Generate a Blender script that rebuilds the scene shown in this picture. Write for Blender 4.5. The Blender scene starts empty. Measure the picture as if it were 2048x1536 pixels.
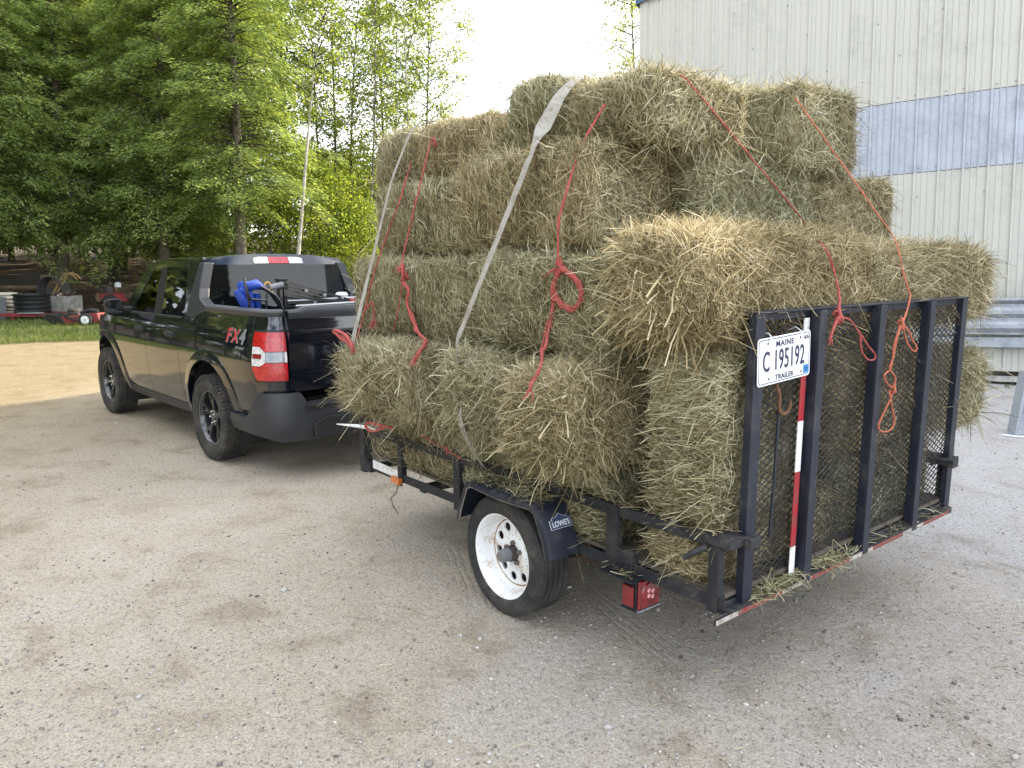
import bpy, bmesh, math, random
import numpy as np
from mathutils import Vector, Matrix, Euler
PI = math.pi
R = math.radians
C = bpy.context.scene.collection
sc = bpy.context.scene

# ------------------------------------------------------------------ helpers
def link(o, parent=None):
    C.objects.link(o)
    if parent is not None:
        o.parent = parent
    return o

def tag(o, label=None, cat=None, group=None, kind=None):
    if label: o['label'] = label
    if cat: o['category'] = cat
    if group: o['group'] = group
    if kind: o['kind'] = kind
    return o

def empty(name, loc=(0, 0, 0), rz=0.0, label=None, cat=None, group=None):
    o = bpy.data.objects.new(name, None)
    o.empty_display_size = 0.2
    link(o)
    o.location = loc
    o.rotation_euler = (0, 0, rz)
    return tag(o, label, cat, group)

def copy_tree(o, parent=None):
    c = o.copy()
    C.objects.link(c)
    if parent is not None:
        c.parent = parent
    for ch in [x for x in bpy.data.objects if x.parent == o]:
        copy_tree(ch, c)
    return c

def smooth_mesh(me, angle=35):
    me.polygons.foreach_set('use_smooth', [True] * len(me.polygons))
    try:
        me.set_sharp_from_angle(angle=R(angle))
    except Exception:
        pass

class MB:
    """collects shapes and builds ONE mesh object"""
    def __init__(s):
        s.v, s.f, s.m = [], [], []
        s.cur = 0
    def add(s, verts, faces, mat=None):
        b = len(s.v)
        s.v += [tuple(v) for v in verts]
        s.f += [tuple(i + b for i in f) for f in faces]
        s.m += [s.cur if mat is None else mat] * len(faces)
        return s
    def box(s, c, size, rot=None, mat=None):
        hx, hy, hz = [a / 2 for a in size]
        vs = [Vector((x, y, z)) for x in (-hx, hx) for y in (-hy, hy) for z in (-hz, hz)]
        if rot is not None:
            m = Euler(rot).to_matrix() if not isinstance(rot, Matrix) else rot
            vs = [m @ v for v in vs]
        c = Vector(c)
        return s.add([v + c for v in vs], [(0, 1, 3, 2), (4, 6, 7, 5), (0, 4, 5, 1), (2, 3, 7, 6), (0, 2, 6, 4), (1, 5, 7, 3)], mat)
    def span(s, a, b, mat=None):
        return s.box([(p + q) / 2 for p, q in zip(a, b)], [abs(q - p) for p, q in zip(a, b)], None, mat)
    def bar(s, p, q, w, h, up=(0, 0, 1), mat=None):
        p, q = Vector(p), Vector(q)
        d = q - p
        L = d.length
        x = d / L
        u = Vector(up)
        y = u.cross(x)
        if y.length < 1e-5:
            y = Vector((0, 1, 0)).cross(x)
        y.normalize()
        z = x.cross(y)
        m = Matrix((x, y, z)).transposed()
        return s.box((p + q) / 2, (L, w, h), m, mat)
    def tube(s, pts, r, n=8, cap=True, mat=None):
        pts = [Vector(p) for p in pts]
        k = len(pts)
        rs = r if isinstance(r, (list, tuple)) else [r] * k
        vs, fs = [], []
        prev = None
        for i, p in enumerate(pts):
            d = (pts[min(i + 1, k - 1)] - pts[max(i - 1, 0)])
            if d.length < 1e-9: d = Vector((0, 0, 1))
            d.normalize()
            if prev is None:
                a = Vector((0, 0, 1)) if abs(d.z) < .9 else Vector((1, 0, 0))
                x = d.cross(a).normalized()
            else:
                x = prev - d * prev.dot(d)
                if x.length < 1e-6: x = d.orthogonal()
                x.normalize()
            prev = x
            y = d.cross(x)
            for j in range(n):
                t = 2 * PI * j / n
                vs.append(p + (x * math.cos(t) + y * math.sin(t)) * rs[i])
        for i in range(k - 1):
            for j in range(n):
                fs.append((i * n + j, i * n + (j + 1) % n, (i + 1) * n + (j + 1) % n, (i + 1) * n + j))
        if cap:
            fs.append(tuple(range(n - 1, -1, -1)))
            fs.append(tuple((k - 1) * n + j for j in range(n)))
        return s.add(vs, fs, mat)
    def lathe(s, prof, n=48, axis='Y', c=(0, 0, 0), mat=None, closed=False):
        """prof: list of (axial, radius)"""
        vs, fs = [], []
        c = Vector(c)
        for (a, r) in prof:
            for j in range(n):
                t = 2 * PI * j / n
                x, y = r * math.cos(t), r * math.sin(t)
                p = {'Y': (x, a, y), 'Z': (x, y, a), 'X': (a, x, y)}[axis]
                vs.append(c + Vector(p))
        k = len(prof)
        for i in range(k - 1 + (1 if closed else 0)):
            i2 = (i + 1) % k
            for j in range(n):
                fs.append((i * n + j, i * n + (j + 1) % n, i2 * n + (j + 1) % n, i2 * n + j))
        return s.add(vs, fs, mat)
    def prism(s, poly, f0, f1, mat=None):
        """poly of 2D points, f0/f1 map a 2D point to the two faces"""
        n = len(poly)
        vs = [f0(*p) for p in poly] + [f1(*p) for p in poly]
        fs = [tuple(range(n)), tuple(range(2 * n - 1, n - 1, -1))]
        for i in range(n):
            j = (i + 1) % n
            fs.append((i, i + n, j + n, j))
        return s.add(vs, fs, mat)
    def slab(s, fo, thick, nu, nv, mat=None):
        """fo(u,v)->(point, inward unit vector); closed slab on a grid"""
        vs, fs = [], []
        for i in range(nu + 1):
            for j in range(nv + 1):
                p, d = fo(i / nu, j / nv)
                vs.append(Vector(p))
        N = len(vs)
        for i in range(nu + 1):
            for j in range(nv + 1):
                p, d = fo(i / nu, j / nv)
                vs.append(Vector(p) + Vector(d) * thick)
        w = nv + 1
        for i in range(nu):
            for j in range(nv):
                a, b, c_, d_ = i * w + j, (i + 1) * w + j, (i + 1) * w + j + 1, i * w + j + 1
                fs.append((a, b, c_, d_))
                fs.append((N + d_, N + c_, N + b, N + a))
        for i in range(nu):
            a, b = i * w, (i + 1) * w
            fs.append((b, a, N + a, N + b))
            a, b = i * w + nv, (i + 1) * w + nv
            fs.append((a, b, N + b, N + a))
        for j in range(nv):
            a, b = j, j + 1
            fs.append((a, b, N + b, N + a))
            a, b = nu * w + j, nu * w + j + 1
            fs.append((b, a, N + a, N + b))
        return s.add(vs, fs, mat)
    def text(s, body, M, size, extrude=0.0, bold=0.0, sx=1.0, mat=None, spacing=1.0, align='CENTER', shear=0.0):
        cu = bpy.data.curves.new('t', 'FONT')
        cu.body = body
        cu.size = size
        cu.extrude = extrude
        cu.offset = bold
        cu.shear = shear
        cu.space_character = spacing
        cu.align_x = align
        cu.align_y = 'CENTER'
        cu.resolution_u = 3
        o = bpy.data.objects.new('t', cu)
        C.objects.link(o)
        dg = bpy.context.evaluated_depsgraph_get()
        me = bpy.data.meshes.new_from_object(o.evaluated_get(dg))
        S = M @ Matrix.Diagonal((sx, 1, 1, 1))
        s.add([S @ v.co for v in me.vertices], [tuple(p.vertices) for p in me.polygons], mat)
        bpy.data.objects.remove(o)
        bpy.data.curves.remove(cu)
        bpy.data.meshes.remove(me)
        return s
    def build(s, name, mats, parent=None, bevel=0.0, smooth=None, fix=True, seg=2):
        me = bpy.data.meshes.new(name)
        me.from_pydata(s.v, [], s.f)
        if not isinstance(mats, (list, tuple)): mats = [mats]
        for m in mats: me.materials.append(m)
        me.polygons.foreach_set('material_index', s.m)
        if fix:
            bm = bmesh.new(); bm.from_mesh(me)
            bmesh.ops.recalc_face_normals(bm, faces=bm.faces)
            bm.to_mesh(me); bm.free()
        me.update()
        if smooth: smooth_mesh(me, smooth)
        o = bpy.data.objects.new(name, me)
        link(o, parent)
        if bevel:
            b = o.modifiers.new('bevel', 'BEVEL')
            b.width = bevel; b.segments = seg; b.limit_method = 'ANGLE'; b.angle_limit = R(40)
        return o

def fast_mesh(name, verts, quads, mats, midx=None, smooth=False):
    verts = np.ascontiguousarray(verts, dtype=np.float32)
    quads = np.ascontiguousarray(quads, dtype=np.int32)
    nf, k = quads.shape
    me = bpy.data.meshes.new(name)
    me.vertices.add(len(verts)); me.vertices.foreach_set('co', verts.ravel())
    me.loops.add(nf * k); me.loops.foreach_set('vertex_index', quads.ravel())
    me.polygons.add(nf)
    me.polygons.foreach_set('loop_start', np.arange(0, nf * k, k, dtype=np.int32))
    me.polygons.foreach_set('loop_total', np.full(nf, k, dtype=np.int32))
    for m in mats: me.materials.append(m)
    if midx is not None: me.polygons.foreach_set('material_index', np.ascontiguousarray(midx, dtype=np.int32))
    if smooth: me.polygons.foreach_set('use_smooth', np.ones(nf, dtype=bool))
    me.update(calc_edges=True)
    return me

def boolean(o, cutter, op='DIFFERENCE'):
    m = o.modifiers.new('b', 'BOOLEAN')
    m.operation = op; m.object = cutter; m.solver = 'EXACT'
    dg = bpy.context.evaluated_depsgraph_get()
    me = bpy.data.meshes.new_from_object(o.evaluated_get(dg))
    o.modifiers.remove(m)
    old = o.data
    o.data = me
    bpy.data.meshes.remove(old)

def nrm(a):
    return a / (np.linalg.norm(a, axis=-1, keepdims=True) + 1e-12)

# ------------------------------------------------------------------ materials
def new_mat(name):
    m = bpy.data.materials.new(name)
    m.use_nodes = True
    nt = m.node_tree
    b = nt.nodes['Principled BSDF']
    return m, nt, b

def N(nt, typ, **kw):
    n = nt.nodes.new(typ)
    for k, v in kw.items():
        if k in n.inputs: n.inputs[k].default_value = v
        else: setattr(n, k, v)
    return n

def ramp(nt, stops, interp='LINEAR'):
    n = nt.nodes.new('ShaderNodeValToRGB')
    cr = n.color_ramp
    cr.interpolation = interp
    while len(cr.elements) < len(stops): cr.elements.new(0.5)
    for e, (p, c) in zip(cr.elements, stops):
        e.position = p
        e.color = (*c, 1) if len(c) == 3 else c
    return n

def simple(name, col, rough=0.5, metal=0.0, coat=0.0, var=0.12, scale=8.0, bump=0.0, bscale=60.0, spec=0.5):
    m, nt, b = new_mat(name)
    b.inputs['Roughness'].default_value = rough
    b.inputs['Metallic'].default_value = metal
    b.inputs['Coat Weight'].default_value = coat
    b.inputs['Coat Roughness'].default_value = 0.04
    b.inputs['Specular IOR Level'].default_value = spec
    tc = N(nt, 'ShaderNodeTexCoord')
    no = N(nt, 'ShaderNodeTexNoise', Scale=scale, Detail=6.0, Roughness=0.6)
    nt.links.new(tc.outputs['Object'], no.inputs['Vector'])
    lo = tuple(c * (1 - var) for c in col); hi = tuple(min(1, c * (1 + var)) for c in col)
    rp = ramp(nt, [(0.3, lo), (0.7, hi)])
    nt.links.new(no.outputs['Fac'], rp.inputs['Fac'])
    nt.links.new(rp.outputs['Color'], b.inputs['Base Color'])
    if bump:
        n2 = N(nt, 'ShaderNodeTexNoise', Scale=bscale, Detail=4.0)
        nt.links.new(tc.outputs['Object'], n2.inputs['Vector'])
        bp = N(nt, 'ShaderNodeBump', Strength=bump, Distance=0.01)
        nt.links.new(n2.outputs['Fac'], bp.inputs['Height'])
        nt.links.new(bp.outputs['Normal'], b.inputs['Normal'])
    return m

def worn(name, col, dirt, rough=0.5, amount=0.5, scale=6.0, metal=0.0, coat=0.0, bump=0.15):
    """painted metal with patches of dust / rust"""
    m, nt, b = new_mat(name)
    tc = N(nt, 'ShaderNodeTexCoord')
    n1 = N(nt, 'ShaderNodeTexNoise', Scale=scale, Detail=9.0, Roughness=0.72)
    n2 = N(nt, 'ShaderNodeTexNoise', Scale=scale * 9, Detail=5.0, Roughness=0.7)
    for n in (n1, n2): nt.links.new(tc.outputs['Object'], n.inputs['Vector'])
    mx = N(nt, 'ShaderNodeMath', operation='MULTIPLY_ADD')
    nt.links.new(n2.outputs['Fac'], mx.inputs[0]); mx.inputs[1].default_value = 0.45
    nt.links.new(n1.outputs['Fac'], mx.inputs[2])
    rp = ramp(nt, [(max(0.01, 0.90 - amount * 0.45), col), (min(0.99, 1.05 - amount * 0.30), dirt)])
    nt.links.new(mx.outputs[0], rp.inputs['Fac'])
    nt.links.new(rp.outputs['Color'], b.inputs['Base Color'])
    rr = ramp(nt, [(0.55, (rough,) * 3), (0.85, (min(1, rough + 0.35),) * 3)])
    nt.links.new(mx.outputs[0], rr.inputs['Fac'])
    nt.links.new(rr.outputs['Color'], b.inputs['Roughness'])
    b.inputs['Metallic'].default_value = metal
    b.inputs['Coat Weight'].default_value = coat
    bp = N(nt, 'ShaderNodeBump', Strength=bump, Distance=0.004)
    nt.links.new(n2.outputs['Fac'], bp.inputs['Height'])
    nt.links.new(bp.outputs['Normal'], b.inputs['Normal'])
    return m

def leafy(name, stops, trans=0.4, patch=0.5, tone=False):
    """leaf / straw: one random tone per island, some light passes through"""
    m, nt, b = new_mat(name)
    out = nt.nodes['Material Output']
    nt.nodes.remove(b)
    g = N(nt, 'ShaderNodeNewGeometry')
    tc = N(nt, 'ShaderNodeTexCoord')
    no = N(nt, 'ShaderNodeTexNoise', Scale=patch, Detail=3.0)
    nt.links.new(tc.outputs['Object'], no.inputs['Vector'])
    ma = N(nt, 'ShaderNodeMath', operation='MULTIPLY_ADD')
    nt.links.new(no.outputs['Fac'], ma.inputs[0]); ma.inputs[1].default_value = 0.9; ma.inputs[2].default_value = -0.45
    ad = N(nt, 'ShaderNodeMath', operation='ADD')
    nt.links.new(g.outputs['Random Per Island'], ad.inputs[0]); nt.links.new(ma.outputs[0], ad.inputs[1])
    rp = ramp(nt, stops)
    nt.links.new(ad.outputs[0], rp.inputs['Fac'])
    col = rp.outputs['Color']
    if tone:
        oi = N(nt, 'ShaderNodeObjectInfo')
        tr = ramp(nt, [(0, (1.03, .94, .85)), (.5, (1.0, .99, .97)), (1, (.94, .98, .945))])
        nt.links.new(oi.outputs['Random'], tr.inputs['Fac'])
        tm_ = N(nt, 'ShaderNodeMix', data_type='RGBA', blend_type='MULTIPLY'); tm_.inputs['Factor'].default_value = 1.0
        nt.links.new(col, tm_.inputs['A']); nt.links.new(tr.outputs['Color'], tm_.inputs['B'])
        col = tm_.outputs['Result']
    d = N(nt, 'ShaderNodeBsdfPrincipled', Roughness=0.6)
    d.inputs['Specular IOR Level'].default_value = 0.25
    t = N(nt, 'ShaderNodeBsdfTranslucent')
    mix = N(nt, 'ShaderNodeMixShader', Fac=trans)
    nt.links.new(col, d.inputs['Base Color']); ty = N(nt, 'ShaderNodeMix', data_type='RGBA', blend_type='MULTIPLY'); ty.inputs['Factor'].default_value = 1.0; ty.inputs['B'].default_value = (1.55, 1.5, .8, 1) if trans > .3 else (1, 1, 1, 1)
    nt.links.new(col, ty.inputs['A']); nt.links.new(ty.outputs['Result'], t.inputs['Color'])
    nt.links.new(d.outputs[0], mix.inputs[1]); nt.links.new(t.outputs[0], mix.inputs[2])
    nt.links.new(mix.outputs[0], out.inputs['Surface'])
    return m

M = {}
M['hay'] = leafy('hay_strands', [(0.0, (.090, .074, .036)), (0.2, (.205, .175, .092)), (0.46, (.34, .305, .18)), (0.74, (.49, .455, .295)), (0.90, (.60, .565, .40)), (1.0, (.72, .70, .54))], 0.25, 2.2, True)
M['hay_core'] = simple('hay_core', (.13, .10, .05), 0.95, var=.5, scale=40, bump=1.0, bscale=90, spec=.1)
M['frame'] = worn('trailer_black_paint', (.010, .012, .019), (.06, .054, .048), 0.42, 0.42, 5.0)
M['frame_clean'] = worn('gate_black_paint', (.007, .010, .022), (.05, .05, .055), 0.36, 0.35, 4.0)
M['mesh'] = worn('expanded_metal', (.012, .012, .017), (.05, .042, .035), 0.4, 0.5, 9.0)
M['rubber'] = worn('tyre_rubber', (.018, .019, .021), (.075, .070, .064), 0.72, 0.55, 7.0)
M['rubber_truck'] = worn('truck_tyre_rubber', (.016, .016, .017), (.075, .067, .055), 0.75, 0.6, 8.0, bump=.5)
M['white_rim'] = worn('white_wheel_paint', (.80, .82, .84), (.42, .27, .14), 0.35, 0.32, 11.0)
M['rust'] = worn('rust', (.26, .13, .05), (.45, .30, .16), 0.8, 0.6, 30.0)
M['grey_plastic'] = simple('grey_cap', (.16, .17, .18), 0.5)
M['red_lens'] = simple('red_lens', (.40, .004, .010), 0.10, coat=1.0, var=.55, scale=45, bump=.25, bscale=130)
M['red_deep'] = simple('red_lens_dark', (.19, .002, .008), 0.15, coat=1.0, var=.35, scale=40, bump=.25, bscale=200)
M['led'] = simple('led_reflectors', (.75, .35, .36), 0.25, var=.2)
M['amber'] = simple('amber_lens', (.60, .16, .02), 0.2, coat=.8)
M['clear_lens'] = simple('clear_lens', (.58, .58, .58), 0.12, coat=1.0, var=.4, scale=70, bump=.3, bscale=120)
M['lamp_grey'] = simple('reverse_lamp', (.22, .24, .27), 0.15, coat=1.0, var=.35, scale=90)
M['tape_red'] = worn('red_tape', (.33, .010, .022), (.20, .05, .04), 0.4, .5, 14)
M['tape_white'] = worn('white_tape', (.72, .73, .74), (.34, .31, .27), 0.35, .4, 12)
M['plate'] = worn('plate_white', (.74, .76, .80), (.45, .44, .42), 0.35, .22, 9)
M['plate_blue'] = simple('plate_navy', (.012, .018, .06), 0.4)
M['sticker_blue'] = simple('sticker_blue', (.03, .22, .55), 0.4)
M['decal_blue'] = simple('decal_slate', (.045, .06, .13), 0.4)
M['decal_white'] = simple('decal_white', (.66, .69, .74), 0.4)
M['twine'] = simple('red_twine', (.43, .105, .095), 0.85, var=.4, scale=120, bump=.6, bscale=400, spec=.2)
M['webbing'] = worn('strap_webbing', (.36, .345, .315), (.20, .18, .145), 0.85, .5, 14, bump=.5)
M['galv'] = worn('galvanised_steel', (.38, .41, .455), (.28, .30, .34), .48, .55, 4.0, metal=.5, bump=.05)
M['steel_dark'] = worn('dark_steel', (.03, .03, .032), (.12, .08, .05), .5, .5, 9)
# ------------------------------------------------------------------ camera, light, sky
TILT = R(4.5)                       # the yard slopes up away from the viewer: plumb things lean by this against the ground
UP = Vector((0, math.sin(TILT), math.cos(TILT)))
cam = bpy.data.cameras.new('camera')
cam.sensor_width = 36.0
cam.lens = 1520 / 2048 * 36
cam.clip_start = 0.05
cam.clip_end = 2000
co = bpy.data.objects.new('camera', cam)
C.objects.link(co)
co.location = (0, 0, 1.7218)
co.rotation_euler = (PI / 2 - math.atan(248 / 1520), 0, 0)
sc.camera = co

SUN_EL, SUN_AZ = R(31), math.atan2(.835, .55)      # azimuth measured from +Y towards +X
sd = Vector((math.sin(SUN_AZ) * math.cos(SUN_EL), math.cos(SUN_AZ) * math.cos(SUN_EL), math.sin(SUN_EL)))
sl = bpy.data.lights.new('sun', 'SUN')
sl.energy = 4.3
sl.angle = R(0.9)
sl.color = (1.0, .87, .66)
so = bpy.data.objects.new('sun', sl)
C.objects.link(so)
so.rotation_euler = (-sd).to_track_quat('-Z', 'Y').to_euler()

w = bpy.data.worlds.new('World')
sc.world = w
w.use_nodes = True
nt = w.node_tree
bg = nt.nodes['Background']
sky = N(nt, 'ShaderNodeTexSky', sky_type='NISHITA', sun_disc=False, sun_elevation=SUN_EL, sun_rotation=SUN_AZ, air_density=1.0, dust_density=1.6, ozone_density=1.0)
tc = N(nt, 'ShaderNodeTexCoord')
mp = N(nt, 'ShaderNodeMapping')
mp.inputs['Scale'].default_value = (1, 1, 2.2)
nt.links.new(tc.outputs['Generated'], mp.inputs['Vector'])
cn = N(nt, 'ShaderNodeTexNoise', Scale=2.1, Detail=8.0, Roughness=0.58, Distortion=.4)
nt.links.new(mp.outputs['Vector'], cn.inputs['Vector'])
cr = ramp(nt, [(0.36, (0, 0, 0)), (0.56, (1, 1, 1))])
nt.links.new(cn.outputs['Fac'], cr.inputs['Fac'])
mx = N(nt, 'ShaderNodeMix', data_type='RGBA')
mx.inputs['B'].default_value = (9.6, 9.9, 10.4, 1)
nt.links.new(cr.outputs['Color'], mx.inputs['Factor'])
nt.links.new(sky.outputs['Color'], mx.inputs['A'])
nt.links.new(mx.outputs['Result'], bg.inputs['Color'])
bg.inputs['Strength'].default_value = 0.15
sc.view_settings.view_transform = 'Standard'
sc.view_settings.look = 'None'
sc.view_settings.gamma = 1.0
sc.view_settings.exposure = 1.3
sc.cycles.max_bounces = 10
sc.cycles.diffuse_bounces = 6
sc.cycles.transparent_max_bounces = 16
sc.cycles.use_denoising = True
sc.cycles.caustics_reflective = False
sc.cycles.caustics_refractive = False

# ------------------------------------------------------------------ ground
def ground_material():
    m, nt, b = new_mat('gravel_yard')
    L = nt.links.new
    tc = N(nt, 'ShaderNodeTexCoord')
    P = tc.outputs['Object']
    sx = N(nt, 'ShaderNodeSeparateXYZ'); L(P, sx.inputs[0])
    def noise(scale, detail=5.0, rough=.6, vec=P, dist=0.0):
        n = N(nt, 'ShaderNodeTexNoise', Scale=scale, Detail=detail, Roughness=rough, Distortion=dist)
        L(vec, n.inputs['Vector']); return n.outputs['Fac']
    def math_(op, a, b_, c=None):
        n = N(nt, 'ShaderNodeMath', operation=op)
        for i, v in enumerate((a, b_, c)):
            if v is None: continue
            if isinstance(v, (int, float)): n.inputs[i].default_value = v
            else: L(v, n.inputs[i])
        return n.outputs[0]
    def mixc(fac, A, B, blend='MIX'):
        n = N(nt, 'ShaderNodeMix', data_type='RGBA', blend_type=blend)
        for k, v in (('Factor', fac), ('A', A), ('B', B)):
            if isinstance(v, tuple): n.inputs[k].default_value = (*v, 1)
            elif isinstance(v, (int, float)): n.inputs[k].default_value = v
            else: L(v, n.inputs[k])
        return n.outputs['Result']
    big = noise(.45, 4, .55, dist=.6)
    # more crushed grey stone towards the building, more sand towards the road
    g = math_('MULTIPLY_ADD', sx.outputs['X'], .115, big)
    g = math_('MULTIPLY_ADD', sx.outputs['Y'], -.012, g)
    fac = ramp(nt, [(.42, (0, 0, 0)), (.80, (1, 1, 1))]); L(g, fac.inputs['Fac'])
    base = mixc(fac.outputs['Color'], (.605, .535, .445), (.52, .51, .512))
    road = ramp(nt, [(0, (0, 0, 0)), (1, (1, 1, 1))])
    rv = math_('MULTIPLY_ADD', sx.outputs['X'], -.25, -.95); rv2 = math_('MULTIPLY_ADD', big, .8, rv); L(rv2, road.inputs['Fac'])
    base = mixc(road.outputs['Color'], base, (.305, .245, .150))
    med = noise(2.6, 7, .65, dist=.5)
    rp = ramp(nt, [(.30, (.68, .64, .58)), (.46, (.95, .93, .90)), (.62, (1.0, 1.0, 1.0)), (.8, (1.10, 1.10, 1.10))]); L(med, rp.inputs['Fac'])
    base = mixc(1.0, base, rp.outputs['Color'], 'MULTIPLY')
    # damp brown stains
    st = noise(1.15, 6, .62, dist=1.2)
    sr = ramp(nt, [(.60, (0, 0, 0)), (.70, (1, 1, 1))]); L(st, sr.inputs['Fac'])
    sf = math_('MULTIPLY', sr.outputs['Color'], .27)
    base = mixc(sf, base, (.27, .21, .15))
    # grains
    gr = noise(95, 6, .75)
    rg = ramp(nt, [(.34, (.38, .37, .36)), (.47, (.93, .93, .93)), (.62, (1.16, 1.16, 1.15)), (.72, (1.6, 1.6, 1.6))]); L(gr, rg.inputs['Fac'])
    base = mixc(1.0, base, rg.outputs['Color'], 'MULTIPLY')
    pit = noise(34, 9, .72, dist=.3)
    pit_shade = ramp(nt, [(.30, (.42, .40, .38)), (.42, (.86, .85, .84)), (.50, (1, 1, 1)), (.66, (1.10, 1.10, 1.10))]); L(pit, pit_shade.inputs['Fac'])  # darkens the hollows: crevice shade put into the base colour
    base = mixc(1.0, base, pit_shade.outputs['Color'], 'MULTIPLY')
    vo = N(nt, 'ShaderNodeTexVoronoi', Scale=55.0, Randomness=1.0); L(P, vo.inputs['Vector'])
    vs = ramp(nt, [(.10, (1, 1, 1)), (.22, (0, 0, 0))]); L(vo.outputs['Distance'], vs.inputs['Fac'])
    sep = N(nt, 'ShaderNodeSeparateColor'); L(vo.outputs['Color'], sep.inputs[0])
    on = math_('GREATER_THAN', sep.outputs[0], .62)
    vm = math_('MULTIPLY', vs.outputs['Color'], on)
    vc = ramp(nt, [(0, (.12, .115, .11)), (.5, (.27, .25, .22)), (.85, (.42, .41, .40)), (1, (.65, .64, .62))]); L(sep.outputs[1], vc.inputs['Fac'])
    vmf = math_('MULTIPLY', vm, .8)
    base = mixc(vmf, base, vc.outputs['Color'])
    L(base, b.inputs['Base Color'])
    b.inputs['Roughness'].default_value = .92
    b.inputs['Specular IOR Level'].default_value = .25
    # relief: lumps, grains, stones, tyre ribs
    hsum = math_('MULTIPLY', noise(7, 6, .7), .022)
    hsum = math_('MULTIPLY_ADD', med, .035, hsum)
    hsum = math_('MULTIPLY_ADD', gr, .0085, hsum)
    hsum = math_('MULTIPLY_ADD', vm, .009, hsum)
    hsum = math_('MULTIPLY_ADD', pit, .030, hsum)
    def track(cx, cy, ang, half, scale, depth, lat, l0, l1):
        mp = N(nt, 'ShaderNodeMapping', vector_type='TEXTURE')
        mp.inputs['Location'].default_value = (cx, cy, 0); mp.inputs['Rotation'].default_value = (0, 0, ang)
        L(P, mp.inputs['Vector'])
        s2 = N(nt, 'ShaderNodeSeparateXYZ'); L(mp.outputs['Vector'], s2.inputs[0])
        ax = math_('ABSOLUTE', s2.outputs['Y'], 0)
        m1 = math_('LESS_THAN', ax, half)
        wob = math_('MULTIPLY_ADD', noise(3.0, 3), .05, s2.outputs['Y' if lat else 'X'])
        sn = math_('SINE', math_('MULTIPLY', wob, scale), 0)
        sn = math_('MAXIMUM', sn, .1)
        al = math_('MULTIPLY', math_('GREATER_THAN', s2.outputs['X'], l0), math_('LESS_THAN', s2.outputs['X'], l1))
        pt = ramp(nt, [(.42, (0, 0, 0)), (.58, (1, 1, 1))]); L(noise(1.7, 4), pt.inputs['Fac'])
        v = math_('MULTIPLY', math_('MULTIPLY', m1, sn), math_('MULTIPLY', al, pt.outputs['Color']))
        return math_('MULTIPLY', v, -depth)
    A = math.atan2(-.92, .39)
    for t in ((.95, 2.5, A, .10, 150, .012, True, -3, 2), (1.55, 2.3, A, .11, 140, .011, True, -3, 2), (2.5, 3.9, R(-70), .10, 150, .010, True, -1, 3),
              (-1.45, 4.7, math.atan2(-.46, .59), .12, 75, .022, False, -.65, .6), (-2.7, 3.3, R(-62), .12, 120, .009, True, -2, 3),
              (-1.62, 4.0, R(-42), .07, 60, .010, False, -.5, .6), (.2, 2.0, R(-78), .1, 150, .006, True, -3, 3), (-6.5, 10.2, R(18), .5, 22, .02, True, -6, 6)):
        hsum = math_('ADD', hsum, track(*t))
    bp = N(nt, 'ShaderNodeBump', Strength=1.0, Distance=1.0)
    L(hsum, bp.inputs['Height']); L(bp.outputs['Normal'], b.inputs['Normal'])
    return m

g = MB()
g.add([(-300, -60, 0), (300, -60, 0), (300, 400, 0), (-300, 400, 0)], [(0, 1, 2, 3)])
tag(g.build('ground', ground_material()), kind='structure')

# pebbles lying on the yard
rng = np.random.default_rng(5)
def pebbles(n, seed):
    r = np.random.default_rng(seed)
    ico = bmesh.new(); bmesh.ops.create_icosphere(ico, subdivisions=1, radius=1.0)
    bv = np.array([v.co[:] for v in ico.verts]); bf = np.array([[v.index for v in f.verts] for f in ico.faces]); ico.free()
    d = 2.0 + 9.0 * r.random(n) ** 1.6
    a = (r.random(n) - .5) * R(78)
    x, y = d * np.sin(a), d * np.cos(a)
    s = np.clip(np.exp(r.normal(math.log(.0031), .48, n)), .0015, .017)
    big = r.random(n) < .012
    s[big] *= 1.35
    th = r.random(n) * 2 * PI
    sc3 = np.stack([s * (0.8 + .6 * r.random(n)), s * (0.7 + .4 * r.random(n)), s * (.45 + .3 * r.random(n))], 1)
    v = bv[None] * (1 + .22 * (r.random((n, len(bv), 1)) - .5)) * sc3[:, None]
    c_, s_ = np.cos(th)[:, None], np.sin(th)[:, None]
    vx = v[..., 0] * c_ - v[..., 1] * s_ + x[:, None]
    vy = v[..., 0] * s_ + v[..., 1] * c_ + y[:, None]
    vz = v[..., 2] + sc3[:, 2][:, None] * .45
    V = np.stack([vx, vy, vz], -1).reshape(-1, 3)
    F = (bf[None] + (np.arange(n) * len(bv))[:, None, None]).reshape(-1, 3)
    return V, F
M['pebble'] = leafy('pebble_stone', [(0, (.10, .092, .085)), (.18, (.21, .195, .175)), (.5, (.34, .32, .295)), (.9, (.42, .405, .39)), (1, (.55, .53, .49))], 0.0, .5)
V, F = pebbles(30000, 3)
o = bpy.data.objects.new('gravel', fast_mesh('gravel', V, F, [M['pebble']]))
link(o); tag(o, 'loose pebbles and grit scattered over the packed yard', 'gravel', kind='stuff')

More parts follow.
